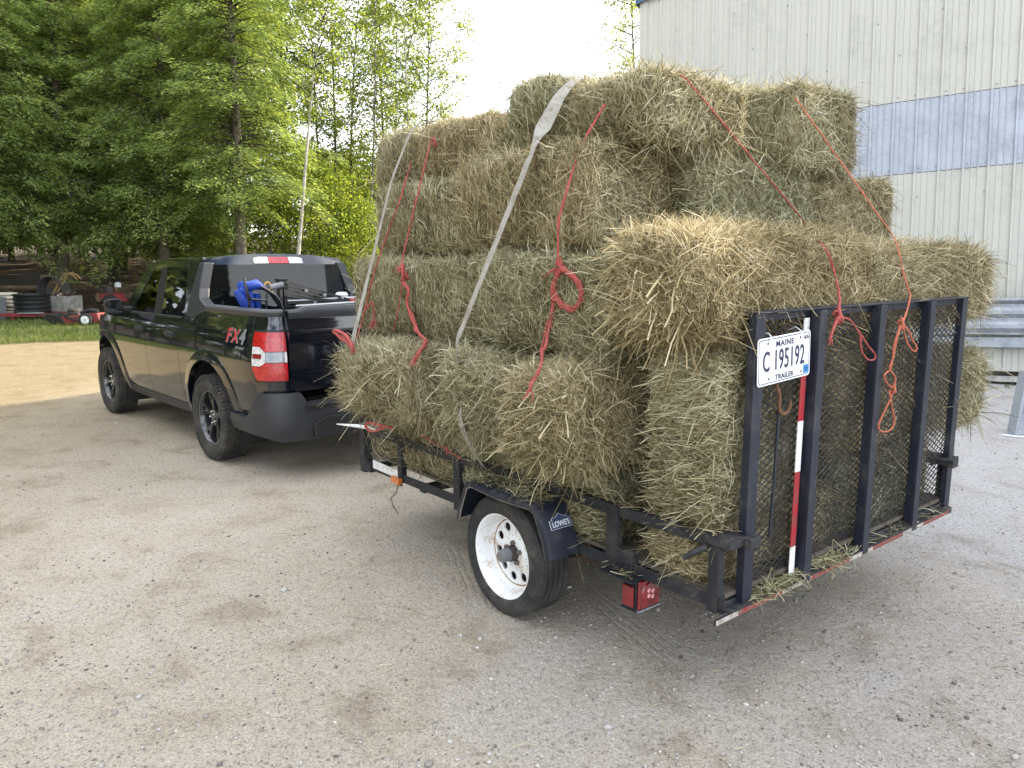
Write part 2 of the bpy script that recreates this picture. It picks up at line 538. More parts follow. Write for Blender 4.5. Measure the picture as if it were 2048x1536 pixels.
# ------------------------------------------------------------------ steel building on the right
M['siding'] = worn('beige_steel_siding', (.475, .475, .432), (.40, .40, .375), .38, .35, 1.2, bump=.02)
M['siding_low'] = worn('beige_steel_siding_low', (.465, .47, .428), (.39, .39, .365), .38, .4, 1.2, bump=.02)
M['zinc'] = worn('bare_zinc_siding', (.40, .43, .495), (.33, .36, .42), .40, .55, 2.2, metal=.3, bump=.03)
M['blue_trim'] = simple('blue_roof_trim', (.03, .09, .17), .4)
M['concrete'] = simple('concrete', (.30, .29, .27), .9, bump=.4, scale=3)
M['dark_gap'] = simple('dark_boards_and_shadow', (.05, .045, .04), .9)
M['grey_board'] = worn('grey_board', (.40, .40, .38), (.22, .21, .19), .8, .4, 6)
dx = Vector((.83589, -.5472, .04307)).normalized()
nx = dx.cross(UP).normalized()                       # faces the viewer
BM = Matrix(((dx.x, -nx.x, UP.x, 2.26), (dx.y, -nx.y, UP.y, 13.58), (dx.z, -nx.z, UP.z, 0), (0, 0, 0, 1)))
bld = bpy.data.objects.new('steel_building', None); link(bld)
bld.matrix_world = BM                                # local x along the wall, y into the building, z plumb
tag(bld, 'tall beige ribbed steel building with a bare zinc band across its wall', 'building')
WLEN = 19.0
def shade_gable(x):
    return 6.14 + .19 * x if x < 9.5 else 6.14 + .19 * 9.5 - .19 * (x - 9.5)  # unseen rise added to shade the yard but spare the top bales
def siding(zb, zt, y0):
    """ribbed sheet: high rib every 305 mm, low ribs between"""
    prof = []
    x = 0.0
    k = 0
    while x < WLEN - .31:
        prof += [(x, 0), (x + .030, 0), (x + .038, -.032), (x + .066, -.032), (x + .074, 0), (x + .135, 0), (x + .143, -.010), (x + .153, -.010), (x + .160, 0),
                 (x + .215, 0), (x + .223, -.010), (x + .233, -.010), (x + .240, 0)]
        x += .305
    prof.append((WLEN, 0))
    s = MB()
    vs, fs = [], []
    for (a, d) in prof:
        top = zt(a) if callable(zt) else zt
        vs += [(a, y0 + d, zb), (a, y0 + d, top)]
    for i in range(len(prof) - 1):
        fs.append((2 * i, 2 * i + 2, 2 * i + 3, 2 * i + 1))
    # return edges top and bottom so the sheet has a thickness
    nb = len(vs)
    for (a, d) in prof:
        vs += [(a, y0 + d + .012, zb)]
    for i in range(len(prof) - 1):
        fs.append((2 * i, nb + i, nb + i + 1, 2 * i + 2))
    s.add(vs, fs)
    return s
siding(-.055, 2.83, -.000).build('lower_siding', M['siding_low'], bld, fix=False)
siding(2.80, 3.87, -.006).build('zinc_siding', M['zinc'], bld, fix=False)
siding(3.84, shade_gable, -.012).build('upper_siding', M['siding'], bld, fix=False)
s = MB(); s.lathe([(-.018, 0.0), (-.018, .006), (-.013, .008), (-.013, .011), (-.008, .011)], 8, 'Y', (0, 0, 0))
scr = s.build('screw', M['galv'], bld, fix=False)
first = True
for k, zrow in enumerate((2.86, 3.90, .35, 1.45, 2.45, 4.45, 5.0, 5.55, 6.05, 6.6)):
    for q in range(20):
        if zrow not in (2.86, 3.90) and (q + k) % 3: continue
        x = q * .305 + (.012 if (q + k) % 2 else .10)
        if zrow > shade_gable(x) - .1: continue
        c = scr if first else scr.copy()
        if not first: C.objects.link(c)
        first = False
        c.location = (x, -.004, zrow + (.05 if q % 2 and zrow > 4 else 0))
s = MB()
s.span((-.02, .10, -.3), (.0, 14, 6.1)); s.span((WLEN, .05, -.3), (WLEN + .05, 14, 6.1)); s.span((0, 14, -.3), (WLEN, 14.05, 6.2))
s.add([(0, 14.02, 6.1), (9.5, 14.02, 7.93), (WLEN, 14.02, 6.1)], [(0, 1, 2)])
s.build('outer_wall', M['siding'], bld)
s = MB(); s.span((-.035, -.03, -.05), (.10, .02, 6.12)); s.span((-.035, .02, -.05), (-.022, .12, 6.12))
s.build('corner_trim', M['siding'], bld)
s = MB(); s.span((.01, -.0068, 3.832), (WLEN, -.0005, 3.8395)); s.span((.01, -.0008, 2.792), (WLEN, .004, 2.7995)); s.build('lap_shadow', M['dark_gap'], bld)  # dark strips stand in for the shadow under each sheet lap
s = MB()
for (a, b_) in (((-.09, 6.16), (9.5, 8.00)), ((9.5, 8.00), (WLEN + .09, 6.16))):
    s.add([(a[0], -.06, a[1]), (b_[0], -.06, b_[1]), (b_[0], 14.3, b_[1]), (a[0], 14.3, a[1]), (a[0], -.06, a[1] + .06), (b_[0], -.06, b_[1] + .06), (b_[0], 14.3, b_[1] + .06), (a[0], 14.3, a[1] + .06)],
          [(3, 2, 1, 0), (4, 5, 6, 7), (0, 1, 5, 4), (1, 2, 6, 5), (2, 3, 7, 6), (3, 0, 4, 7)])
s.build('roof', M['galv'], bld)
s = MB()
s.span((-.10, -.08, 6.10), (-.085, 14.32, 6.22))
s.add([(-.085, -.083, 6.10), (9.5, -.083, 7.93), (9.5, -.083, 8.09), (-.085, -.083, 6.24), (-.085, -.066, 6.10), (9.5, -.066, 7.93), (9.5, -.066, 8.09), (-.085, -.066, 6.24)],
      [(0, 1, 2, 3), (7, 6, 5, 4), (0, 4, 5, 1), (1, 5, 6, 2), (2, 6, 7, 3), (3, 7, 4, 0)])
s.build('blue_fascia', M['blue_trim'], bld)
s = MB(); s.span((0, .06, -.6), (WLEN, .2, -.06)); s.build('foundation', M['dark_gap'], bld)
s = MB(); s.span((3.0, -.05, -.20), (12, .055, -.125)); s.build('skirt_board', M['grey_board'], bld)

def in_wall(p):
    return BM @ Vector(p)
def at_wall(name, label, cat, group=None):
    e = bpy.data.objects.new(name, None); link(e); e.matrix_world = BM
    return tag(e, label, cat, group)
# guardrail panels stored along the wall
gr = at_wall('guardrail', 'galvanised road guardrail panel hung level along the beige wall', 'guardrail')
def wbeam(y, z0, hh):
    pts = [(0, 0), (.0, .03), (-.055, .10), (-.055, .16), (-.012, .22), (-.012, .26), (-.055, .32), (-.055, .38), (.0, .45), (0, .48)]
    s = MB()
    pr = [(y + a, z0 + b_ / .48 * hh) for a, b_ in pts]
    n = len(pr)
    vs, fs = [], []
    for x in (4.45, 10.5):
        vs += [(x, a, b_) for a, b_ in pr] + [(x, a + .006, b_) for a, b_ in pr]
    for i in range(n - 1):
        fs += [(i, i + 1, 2 * n + i + 1, 2 * n + i), (n + i, 3 * n + i, 3 * n + i + 1, n + i + 1)]
    fs += [(0, 2 * n, 3 * n, n), (n - 1, 2 * n - 1, 4 * n - 1, 3 * n - 1)]
    fs.append(tuple(range(n)) + tuple(range(2 * n - 1, n - 1, -1)))
    fs.append(tuple(range(3 * n - 1, 2 * n - 1, -1)) + tuple(range(3 * n, 4 * n)))
    s.add(vs, fs); return s
b = wbeam(-.16, .46, .42); b.build('beam', M['galv'], gr, smooth=25)
s = MB()
for (x, z) in ((5.55, .70), (5.55, .62), (7.2, .70), (7.2, .62)):
    s = MB(); s.lathe([(-.02, 0), (-.02, .012), (-.01, .018), (0, .018)], 12, 'Y', (x, -.17, z)); s.build('bolt', M['galv'], gr)
s = MB(); s.span((4.45, -.13, .28), (10.5, -.02, .42)); s.build('backing_rail', M['galv'], gr, bevel=.006)
pp = at_wall('steel_pipe', 'pair of thin galvanised pipes lying on the guardrail panel', 'pipe')
s = MB(); s.tube([(4.5, -.17, .935), (10.4, -.17, .935)], .022, 12); s.tube([(4.7, -.13, .90), (10.4, -.13, .90)], .018, 12)
s.build('pipe', M['galv'], pp, smooth=50)
# galvanised post leaning near the right edge
ps = empty('galvanised_post', (4.98, 7.35, 0), 0, 'short galvanised steel post standing upright on the gravel by the wall', 'post')
s = MB()
s.prism([(0, 0), (.20, 0), (.17, .64), (.055, .64)], lambda a, c: (a, 0, c), lambda a, c: (a, .008, c))
s.prism([(0, 0), (.12, 0), (.11, .64), (0, .64)], lambda a, c: (.001 + c * .085, .008 + a, c), lambda a, c: (.009 + c * .085, .008 + a, c))
s.prism([(0, 0), (.12, 0), (.11, .64), (0, .64)], lambda a, c: (.199 - c * .045, .008 + a, c), lambda a, c: (.191 - c * .045, .008 + a, c))
s.build('flange', M['galv'], ps)
s = MB(); s.tube([(.12, -.006, .34), (.085, -.008, .32), (.072, -.008, .27), (.078, -.008, .22), (.105, -.006, .20)], .007, 8)
s.build('handle', M['steel_dark'], ps, smooth=50)
hs = MB(); hs.tube([(4.86, 7.36, .010), (4.95, 7.27, .012), (5.3, 7.22, .012), (5.8, 7.25, .012)], .011, 8)
tag(hs.build('white_hose', M['decal_white'], smooth=50), 'thin white hose lying on gravel at the post foot', 'hose')
sb = MB(); rs = random.Random(4)
pts = [(5.35 + .5 * i / 8 , 9.55 - .28 * i / 8 + .05 * rs.random(), .02 + .07 * rs.random()) for i in range(9)]
vs = []
for p in pts: vs += [p, (p[0] + .10, p[1] + .22, .10 + .07 * rs.random())]
sb.add(vs, [(2 * i, 2 * i + 2, 2 * i + 3, 2 * i + 1) for i in range(8)])
ob = sb.build('plastic_sheet', simple('grey_plastic_sheet', (.24, .24, .25), .5))
sol = ob.modifiers.new('s', 'SOLIDIFY'); sol.thickness = .006
tag(ob, 'crumpled scrap of grey plastic sheet at the wall foot', 'plastic scrap')
tw = MB(); tw.tube([(4.55, 8.55, .015), (4.72, 8.42, .03), (4.95, 8.36, .014), (5.15, 8.3, .012)], .010, 6)
tag(tw.build('dead_branch', M['dark_gap'], smooth=50), 'bent dark stick lying on gravel between hay and wall', 'stick')
# ------------------------------------------------------------------ trailer
M['tape_red_dirty'] = worn('worn_red_tape', (.24, .012, .018), (.17, .10, .08), .6, .7, 22)
M['tape_white_dirty'] = worn('worn_white_tape', (.48, .46, .42), (.24, .20, .16), .6, .7, 22)
M['dusty'] = worn('dusty_edge', (.26, .23, .185), (.12, .11, .10), .8, .5, 20)
M['nut_rust'] = worn('dark_rust', (.10, .045, .025), (.18, .09, .045), .8, .6, 30.0)
M['nut'] = worn('nut_steel', (.16, .15, .14), (.16, .09, .05), .5, .5, 40, metal=.5)
M['steel_rusty'] = worn('rusty_dark_steel', (.03, .025, .022), (.13, .07, .04), .7, .6, 14)
TX, TY, TA = .7762, 2.6744, 2.2475
tm = Matrix.Translation((TX, TY, 0)) @ Matrix.Rotation(TA, 4, 'Z')     # trailer frame: x forward, y left, z up
trailer = empty('utility_trailer', (TX, TY, 0), TA, 'black open utility trailer with mesh gate and white wheels, stacked high with hay', 'trailer')
LEN, WID = 2.80, 1.97
SL = -.018
def zr(x, z): return z + SL * x                        # the bed dips slightly to the front

def angle_iron(s, p, q, w, t=.006, side=1, down=True):
    """L section: a vertical flange and a horizontal one"""
    p, q = Vector(p), Vector(q)
    s.bar(p, q, t, w, mat=0)
    s.bar(p + Vector((0, -side * w / 2, (w / 2 if not down else -w / 2))), q + Vector((0, -side * w / 2, (w / 2 if not down else -w / 2))), w, t, mat=0)

f = MB()
for y, sd_ in ((-.003, 1), (-WID + .003, -1)):
    angle_iron(f, (-.02, y, zr(0, .452)), (LEN, y, zr(LEN, .452)), .052, side=sd_)
for x in (.02, .7, 1.4, 2.1, 2.775):
    f.bar((x, -.012, zr(x, .428)), (x, -WID + .012, zr(x, .428)), .05, .045)
f.bar((2.62, -.30, .37), (3.62, -.93, .40), .055, .075); f.bar((2.62, -WID + .30, .37), (3.62, -1.05, .40), .055, .075)
f.bar((3.55, -.99, .41), (3.92, -.99, .42), .07, .075)
f.build('chassis', M['frame'], trailer, bevel=.003)
f = MB()
for i in range(12):
    y = -.03 - i * (WID - .06) / 12
    f.span((.0, y - .153, .462 - .0), (LEN - .02, y - .004, .478))
d = f.build('deck', simple('deck_boards', (.10, .085, .065), .85, var=.3, bump=.4), trailer)
f = MB(); f.lathe([(-.09, .0), (-.09, .05), (.02, .055), (.09, .045), (.12, .03), (.12, 0)], 20, 'X', (3.95, -.99, .43))
f.build('coupler', M['frame'], trailer, smooth=40)
# rails and posts
for y, sgn in ((0.0, 1), (-WID, -1)):
    f = MB()
    f.bar((-.02, y - sgn * .003, zr(0, .684)), (LEN, y - sgn * .003, zr(LEN, .684)), .006, .046)
    f.bar((-.02, y - sgn * .028, zr(0, .704)), (LEN, y - sgn * .028, zr(LEN, .704)), .050, .006)
    f.build('top_rail', M['frame'], trailer, bevel=.002)
    for x, zb_, w_ in ((.03, .428, .046), (.555, .425, .062), (1.716, .385, .060), (2.325, .380, .048)):
        f = MB()
        f.span((x - w_ / 2, y + sgn * .0005, zb_ - .02), (x + w_ / 2, y + sgn * .007, zr(x, .708)))
        f.span((x - w_ / 2, y - sgn * .03, zb_), (x - w_ / 2 + .006, y + sgn * .0005, zr(x, .70)))
        f.build('post', M['frame'], trailer, bevel=.002)
    f = MB()
    f.span((LEN - .03, y - sgn * .05, .345), (LEN + .03, y + sgn * .01, .668)); f.span((LEN - .11, y - sgn * .05, .36), (LEN - .031, y + sgn * .009, .415))
    f.build('corner_post', M['frame'], trailer, bevel=.003)
f = MB(); f.bar((LEN, -.03, zr(LEN, .69)), (LEN, -WID + .03, zr(LEN, .69)), .05, .05)
f.build('front_rail', M['frame'], trailer, bevel=.003)
f = MB(); f.prism([(2.80, .0), (2.93, .12), (2.60, .0)], lambda a, c: (a, c, .655), lambda a, c: (a, c, .662))
f.build('corner_bracket', M['tape_white'], trailer)

# ramp gate
gate = MB()
GZ0, GZ1 = .405, 1.535
gate.span((-.030, -.162, GZ0), (.004, -.102, GZ1)); gate.span((-.026, -WID + .01, GZ0 + .01), (.004, -WID + .068, GZ1))
gate.span((-.032, -WID + .0095, GZ1 - .004), (.030, -.1015, GZ1 + .003))
gate.span((-.0, -WID + .068, GZ1 - .035), (.006, -.162, GZ1 - .004)); gate.span((-.022, -WID + .068, GZ0), (.006, -.162, GZ0 + .03))
gate = gate.build('gate', M['frame_clean'], trailer, bevel=.002)
for y in (-.525, -1.015, -1.505):
    f = MB(); f.span((-.050, y - .027, GZ0 + .004), (-.044, y + .027, GZ1 - .006)); f.span((-.0438, y + .0205, GZ0 + .004), (-.004, y + .0265, GZ1 - .006)); f.span((-.0438, y - .027, GZ0 + .0045), (-.004, y - .021, GZ1 - .0065))
    f.build('upright', M['frame_clean'], gate, bevel=.003)
# expanded metal: diamonds of flattened strands
def expanded(y0, y1, z0, z1, px, pz):
    vs, qs = [], []
    hw, ht = .0019, .0016
    def strand(p, q):
        p, q = np.array(p), np.array(q)
        d_ = (q - p) / np.linalg.norm(q - p)
        sdv = np.array([0, -d_[2], d_[1]]) * hw
        nv = np.array([ht, 0, 0]) + d_ * 0
        b_ = len(vs)
        for e in (p - d_ * .001, q + d_ * .001):
            for k1, k2 in ((1, 1), (-1, 1), (-1, -1), (1, -1)):
                vs.append(e + sdv * k1 + nv * k2)
        for k in range(4):
            k2 = (k + 1) % 4
            qs.append((b_ + k, b_ + k2, b_ + 4 + k2, b_ + 4 + k))
    nyc, nzc = int(round((y1 - y0) / px)), int(round((z1 - z0) / pz))
    px, pz = (y1 - y0) / nyc, (z1 - z0) / nzc
    for i in range(nyc):
        for j in range(nzc):
            yc, zc = y0 + (i + .5) * px, z0 + (j + .5) * pz
            e = .0035
            L_, R_, T_, B_ = (0, yc - px / 2, zc), (0, yc + px / 2, zc), (0, yc, zc + pz / 2), (0, yc, zc - pz / 2)
            strand(L_, T_); strand(T_, R_); strand(L_, B_); strand(B_, R_)
    v = np.array(vs)
    v[:, 0] += .010 + .006 * np.sin(v[:, 1] * 5) * np.sin((v[:, 2] - .4) * 2.6)
    return v, np.array(qs)
V, F = expanded(-WID + .04, -.13, GZ0 + .01, GZ1 - .01, .0560, .0290)
link(bpy.data.objects.new('mesh_panel', fast_mesh('mesh_panel', V, F, [M['mesh']])), gate)
# reflective strip on the first upright
f = MB()
for z0, z1, k in ((.44, .57, 1), (.57, .885, 0), (.885, 1.092, 1), (1.092, 1.36, 0), (1.36, 1.50, 1)):
    f.span((-.0548, -.500 + .022 * 0, z0), (-.0135, -.4985, z1), k) if False else f.span((-.0175, -.477, z0), (-.0138, -.440, z1), k)
f.build('reflective_strip', [M['tape_red'], M['tape_white']], gate)
# licence plate hung askew on the mesh
Pm = Matrix.Translation((-.044, -.272, 1.362)) @ Matrix.Rotation(R(-3.5), 4, 'X') @ Matrix.Rotation(R(-2), 4, 'Z') @ Matrix(((0, 0, -1, 0), (-1, 0, 0, 0), (0, 1, 0, 0), (0, 0, 0, 1)))
# plate coordinates: x right (-y of the trailer), y up, z towards the viewer
def rrect(w_, h_, r, n=6):
    o_ = []
    for cx, cy, a0 in ((w_ / 2 - r, h_ / 2 - r, 0), (-w_ / 2 + r, h_ / 2 - r, 90), (-w_ / 2 + r, -h_ / 2 + r, 180), (w_ / 2 - r, -h_ / 2 + r, 270)):
        for i in range(n + 1):
            t = R(a0 + 90 * i / n); o_.append((cx + r * math.cos(t), cy + r * math.sin(t)))
    return o_
f = MB()
f.prism(rrect(.330, .176, .014), lambda a, c: Pm @ Vector((a, c, 0)), lambda a, c: Pm @ Vector((a, c, -.002)), 0)
outer, inner = rrect(.318, .164, .012), rrect(.312, .158, .010)
n_ = len(outer)
f.add([Pm @ Vector((a, c, .0006)) for a, c in outer] + [Pm @ Vector((a, c, .0006)) for a, c in inner], [(i, (i + 1) % n_, n_ + (i + 1) % n_, n_ + i) for i in range(n_)], 1)
def T(x, y): return Pm @ Matrix.Translation((x, y, .0009))
f.text('MAINE', T(.0, .058), .030, .0004, .0006, 1.15, 1, 1.15)
f.text('C 195192', T(-.004, -.004), .106, .0006, .0011, .60, 1, 1.05)
f.text('TRAILER', T(.0, -.066), .027, .0004, .0005, 1.05, 1, 1.1)
f.text('AUG', T(.137, .062), .020, .0004, .0003, .8, 1)
f.prism(rrect(.036, .032, .002), lambda a, c: Pm @ Vector((a + .139, c - .060, .0012)), lambda a, c: Pm @ Vector((a + .139, c - .060, .0004)), 2)
f.text('23', T(.139, -.060) @ Matrix.Translation((0, 0, .0006)), .022, .0003, .0004, .9, 1)
for a, c in ((-.105, .066), (.098, .066), (-.098, -.066), (.106, -.066)):
    f.prism([(a + .0045 * math.cos(t * PI / 5), c + .0045 * math.sin(t * PI / 5)) for t in range(10)], lambda a, c: Pm @ Vector((a, c, .0016)), lambda a, c: Pm @ Vector((a, c, .0005)), 3)
f.build('license_plate', [M['plate'], M['plate_blue'], M['sticker_blue'], M['steel_dark']], gate, fix=False)
f = MB(); f.tube([(-.042, -.365, 1.430), (-.052, -.37, 1.455), (-.02, -.375, 1.47), (.012, -.38, 1.455)], .003, 6); f.build('zip_tie', M['decal_white'], gate, smooth=60)
f = MB(); f.tube([(-.042, -.17, 1.430), (-.052, -.168, 1.445), (-.036, -.168, 1.46), (.012, -.168, 1.445)], .003, 6); f.build('zip_tie', M['decal_white'], gate, smooth=60)
# hook hanging on the mesh, with a thin black rod below
f = MB()
f.tube([(-.022, -.262, 1.26), (-.035, -.268, 1.22), (-.030, -.277, 1.19)] + [(-.030, -.315 + .038 * math.cos(t), 1.175 + .034 * math.sin(t)) for t in [0, -.5, -1, -1.6, -2.2, -2.8, -3.3, -3.7]], [.007] * 9 + [.006, .004], 8)
f.build('hook', M['nut_rust'], gate, smooth=60)
f = MB(); f.tube([(-.012, -.305, 1.16), (-.014, -.298, .90), (-.012, -.290, .65)], .006, 8); f.build('rod', M['frame_clean'], gate, smooth=60)
# gate latches at the rear posts
for y, sgn in ((0, 1), (-WID, -1)):
    f = MB()
    f.span((-.045, y - sgn * .13, zr(0, .674)), (.075, y - sgn * .004 + sgn * .016, zr(0, .7035)))
    f.span((-.075, y - sgn * .135, zr(0, .668)), (-.0455, y - sgn * .07, zr(0, .708)))
    f.tube([(.055, y + sgn * .02, .665), (.085, y + sgn * .055, .642), (.115, y + sgn * .075, .615)], [.013, .012, .010], 10)
    f.build('latch', M['frame'], trailer, bevel=.003)
# rear sill with red and white tape
f = MB(); f.span((-.045, -WID + .02, .428), (.0, .0, .434)); f.span((-.0455, -WID + .02, .404), (-.039, .085, .4275))
f.build('rear_sill', M['frame'], trailer)
f = MB()
for y0, y1, k in ((.129, -.003, 1), (-.003, -.301, 0), (-.301, -.509, 1), (-.509, -.83, 0), (-.83, -1.04, 1), (-1.04, -1.338, 0), (-1.338, -1.56, 1), (-1.56, -1.86, 0)):
    f.span((-.0482, y1 - .048, .407), (-.046, y0 - .048, .4255), k)
f.build('reflective_strip', [M['tape_red_dirty'], M['tape_white_dirty']], trailer)
f = MB(); f.span((2.345, .0035, zr(2.4, .462) - .018), (2.66, .0065, zr(2.4, .462) + .034)); f.build('white_sticker', M['tape_white'], trailer)
f = MB(); f.span((2.30, .0, .372), (2.395, .032, .412)); f.build('marker_lamp', M['amber'], trailer, bevel=.006)
f = MB(); f.tube([(2.33, .01, .37), (2.36, .02, .30), (2.40, .03, .27), (2.37, .03, .22), (2.31, .03, .19)], .003, 6); f.build('loose_wire', M['steel_dark'], trailer, smooth=60)
# tail lamps on brackets under the bed
for y, sgn in ((0, 1), (-WID, -1)):
    lamp = MB()
    o0, o1 = (y + sgn * .030, y - sgn * .112)
    lamp.span((.385, o0, .283), (.46, o1, .42)); lamp.span((.37, o0 + sgn * .05, .421), (.56, o1, .427)); lamp.span((.43, o0 - sgn * .02, .426), (.56, o0 - sgn * .06, .52)); lamp.span((.376, o0 + .001, .276), (.47, o1 - .001, .2825))
    lamp = lamp.build('tail_lamp', M['frame'], trailer, bevel=.006)
    f = MB(); f.span((.372, o0 - sgn * .004, .288), (.384, o1 + sgn * .004, .414)); f.build('lens', M['red_deep'], lamp, bevel=.006)
    yc = (o0 + o1) / 2
    f = MB(); f.lathe([(-.004, 0), (-.004, .045), (0, .052), (.004, .054)], 28, 'X', (.3705, yc, .351)); f.build('round_lens', M['red_deep'], lamp, smooth=50)
    f = MB()
    for a in (-.012, .012):
        for c_ in (-.012, .012): f.lathe([(-.002, 0), (-.0015, .008), (0, .010)], 12, 'X', (.3655, yc + a, .351 + c_ + a * .3))
    f.build('led_spot', M['led'], lamp, smooth=50)
    f = MB(); f.span((.392, o0 + sgn * .0005, .300), (.452, o0 + sgn * .014, .39)); f.build('side_marker', M['red_deep'], lamp, bevel=.005)
    f = MB(); f.span((.372, o0 - sgn * .002, .2785), (.384, o1 + sgn * .002, .2865)); f.build('clear_strip', M['lamp_grey'], lamp)

# wheels: tyre, pressed white rim with ten round holes, nuts, hub
WR = .298
def trailer_wheel():
    wl = bpy.data.objects.new('wheel', None); link(wl, trailer)
    prof = []
    hw = .094
    side = [(-.088, .205), (-.098, .222), (-.103, .245), (-.100, .268), (-.090, .286)]
    prof += side
    y = -.082
    for k in range(5):
        wv = .030
        prof += [(y, .2975), (y + wv - .004, .2985 if k == 2 else .298)]
        if k < 4: prof += [(y + wv - .003, .290), (y + wv + .001, .290)]
        y += wv + .0035
    prof += [(-a, r) for a, r in reversed(side)]
    prof += [(.075, .198), (-.075, .198)]
    t = MB(); t.lathe(prof, 72, 'Y', closed=True); t.build('tyre', M['rubber'], wl, smooth=40)
    rm = MB()
    # rim barrel seen from +Y (outer) side
    rm.lathe([(.078, .214), (.089, .2135), (.092, .210), (.090, .205), (.078, .1965), (.052, .187), (.030, .183), (.012, .177), (.004, .168)], 72, 'Y', mat=0)
    rm.lathe([(.004, .168), (-.02, .172), (-.085, .178), (-.09, .205)], 48, 'Y', mat=0)
    rm.lathe([(.0042, .1690), (.0075, .1655), (.0050, .1615)], 72, 'Y', mat=1)
    # disc with ten round holes: wedge rings
    hr, hd, ri, ro = .0225, .129, .080, .163
    nw, K = 10, 32
    for wdg in range(nw):
        a0 = 2 * PI * wdg / nw
        half = PI / nw
        cx, cz = hd * math.cos(a0), hd * math.sin(a0)
        vs, fs = [], []
        for i in range(K):
            t_ = 2 * PI * i / K
            # direction in local radial/tangential frame
            u, v = math.cos(t_), math.sin(t_)
            # march to wedge boundary
            lo, hi = hr, .2
            for _ in range(30):
                m_ = (lo + hi) / 2
                rr, tt = hd + u * m_, v * m_
                rad = math.hypot(rr, tt); an = math.atan2(tt, rr)
                if ri <= rad <= ro and abs(an) <= half: lo = m_
                else: hi = m_
            ca, sa = math.cos(a0), math.sin(a0)
            def P3(m_, y_):
                rr, tt = hd + u * m_, v * m_
                return (rr * ca - tt * sa, y_, rr * sa + tt * ca)
            vs += [P3(lo, .004), P3(hr + .0035, .004), P3(hr, .0015), P3(hr, -.006)]
        for i in range(K):
            j = (i + 1) % K
            for q in range(3): fs.append((4 * i + q, 4 * j + q, 4 * j + q + 1, 4 * i + q + 1))
        rm.add(vs, fs, 0)
    rm.lathe([(.004, .0815), (.010, .076), (.012, .068), (.012, .03)], 48, 'Y', mat=0)
    rim = rm.build('rim', [M['white_rim'], M['rust']], wl, smooth=45, fix=False)
    bk = MB(); bk.lathe([(-.03, 0), (-.03, .172)], 40, 'Y'); bk.build('brake_drum', M['steel_dark'], wl)
    for k in range(5):
        a = 2 * PI * k / 5 + .5
        nmb = MB(); nmb.lathe([(.012, .013), (.024, .0125), (.031, .008), (.034, 0)], 6, 'Y', (.052 * math.cos(a), 0, .052 * math.sin(a)))
        nmb.build('lug_nut', M['nut'], wl, bevel=.001)
    hb = MB(); hb.lathe([(.008, .040), (.045, .0385), (.050, .036)], 32, 'Y', mat=0); hb.lathe([(.048, .034), (.090, .032), (.098, .026), (.101, 0)], 32, 'Y', mat=1)
    hb.build('hub', [M['steel_dark'], M['grey_plastic']], wl, smooth=40)
    return wl
wl = trailer_wheel()
WX, WY = 1.175, .118 - .09
wl.location = (WX, WY + .0, WR)
wl.rotation_euler = (0, R(11), 0)
w2 = copy_tree(wl, trailer)
w2.location = (WX, -WID - WY, WR); w2.rotation_euler = (0, R(40), PI)
f = MB(); f.bar((WX, .0, WR), (WX, -WID, WR), .05, .05); 
for y in (-.12, -WID + .12):
    for k in range(4): f.bar((WX - .34 + k * .04, y, .345 - .013 * k), (WX + .34 - k * .04, y, .345 - .013 * k), .045, .008)
    f.span((WX - .40, y - .03, .33), (WX - .34, y + .03, .44)); f.span((WX + .34, y - .03, .33), (WX + .40, y + .03, .44))
f.build('axle', M['steel_rusty'], trailer)
# fenders: flat top, sloped ends, rolled lip
def fender(sgn, y0):
    prof = [(.748, .425), (.768, .50), (.835, .628), (.870, .645), (1.36, .645), (1.398, .628), (1.455, .50), (1.478, .425)]
    pts = []
    for i in range(len(prof) - 1):
        a, b_ = prof[i], prof[i + 1]
        for k in range(4): pts.append((a[0] + (b_[0] - a[0]) * k / 4, a[1] + (b_[1] - a[1]) * k / 4))
    pts.append(prof[-1])
    s = MB()
    n = len(pts)
    cx, cz = 1.13, .40
    prof_y = [(-.0, 0), (.155, 0), (.168, -.006), (.174, -.022), (.174, -.032), (.166, -.034), (.164, -.024), (.150, -.010), (0, -.008)]
    vs, fs = [], []
    for (x, z) in pts:
        # offset inward along the direction to the centre
        d_ = Vector((cx - x, 0, cz - z)); d_.normalize()
        for (yy, dd) in prof_y:
            vs.append((x - d_.x * dd * -1 * -1 if False else x + d_.x * (-dd), y0 + sgn * yy, z + d_.z * (-dd)))
    k = len(prof_y)
    for i in range(n - 1):
        for j in range(k):
            j2 = (j + 1) % k
            fs.append((i * k + j, i * k + j2, (i + 1) * k + j2, (i + 1) * k + j))
    fs.append(tuple(range(k))); fs.append(tuple((n - 1) * k + j for j in reversed(range(k))))
    s.add(vs, fs)
    ob = s.build('fender', M['frame_clean'], trailer, smooth=40)
    lip = MB()
    lip.tube([(x + (cx - x) / math.hypot(cx - x, cz - z) * .033, y0 + sgn * .171, z + (cz - z) / math.hypot(cx - x, cz - z) * .033) for (x, z) in pts], .0032, 6)
    lip.build('fender_lip', M['dusty'], ob, smooth=60)
    return ob
fl = fender(1, .008); fr_ = fender(-1, -WID - .008)
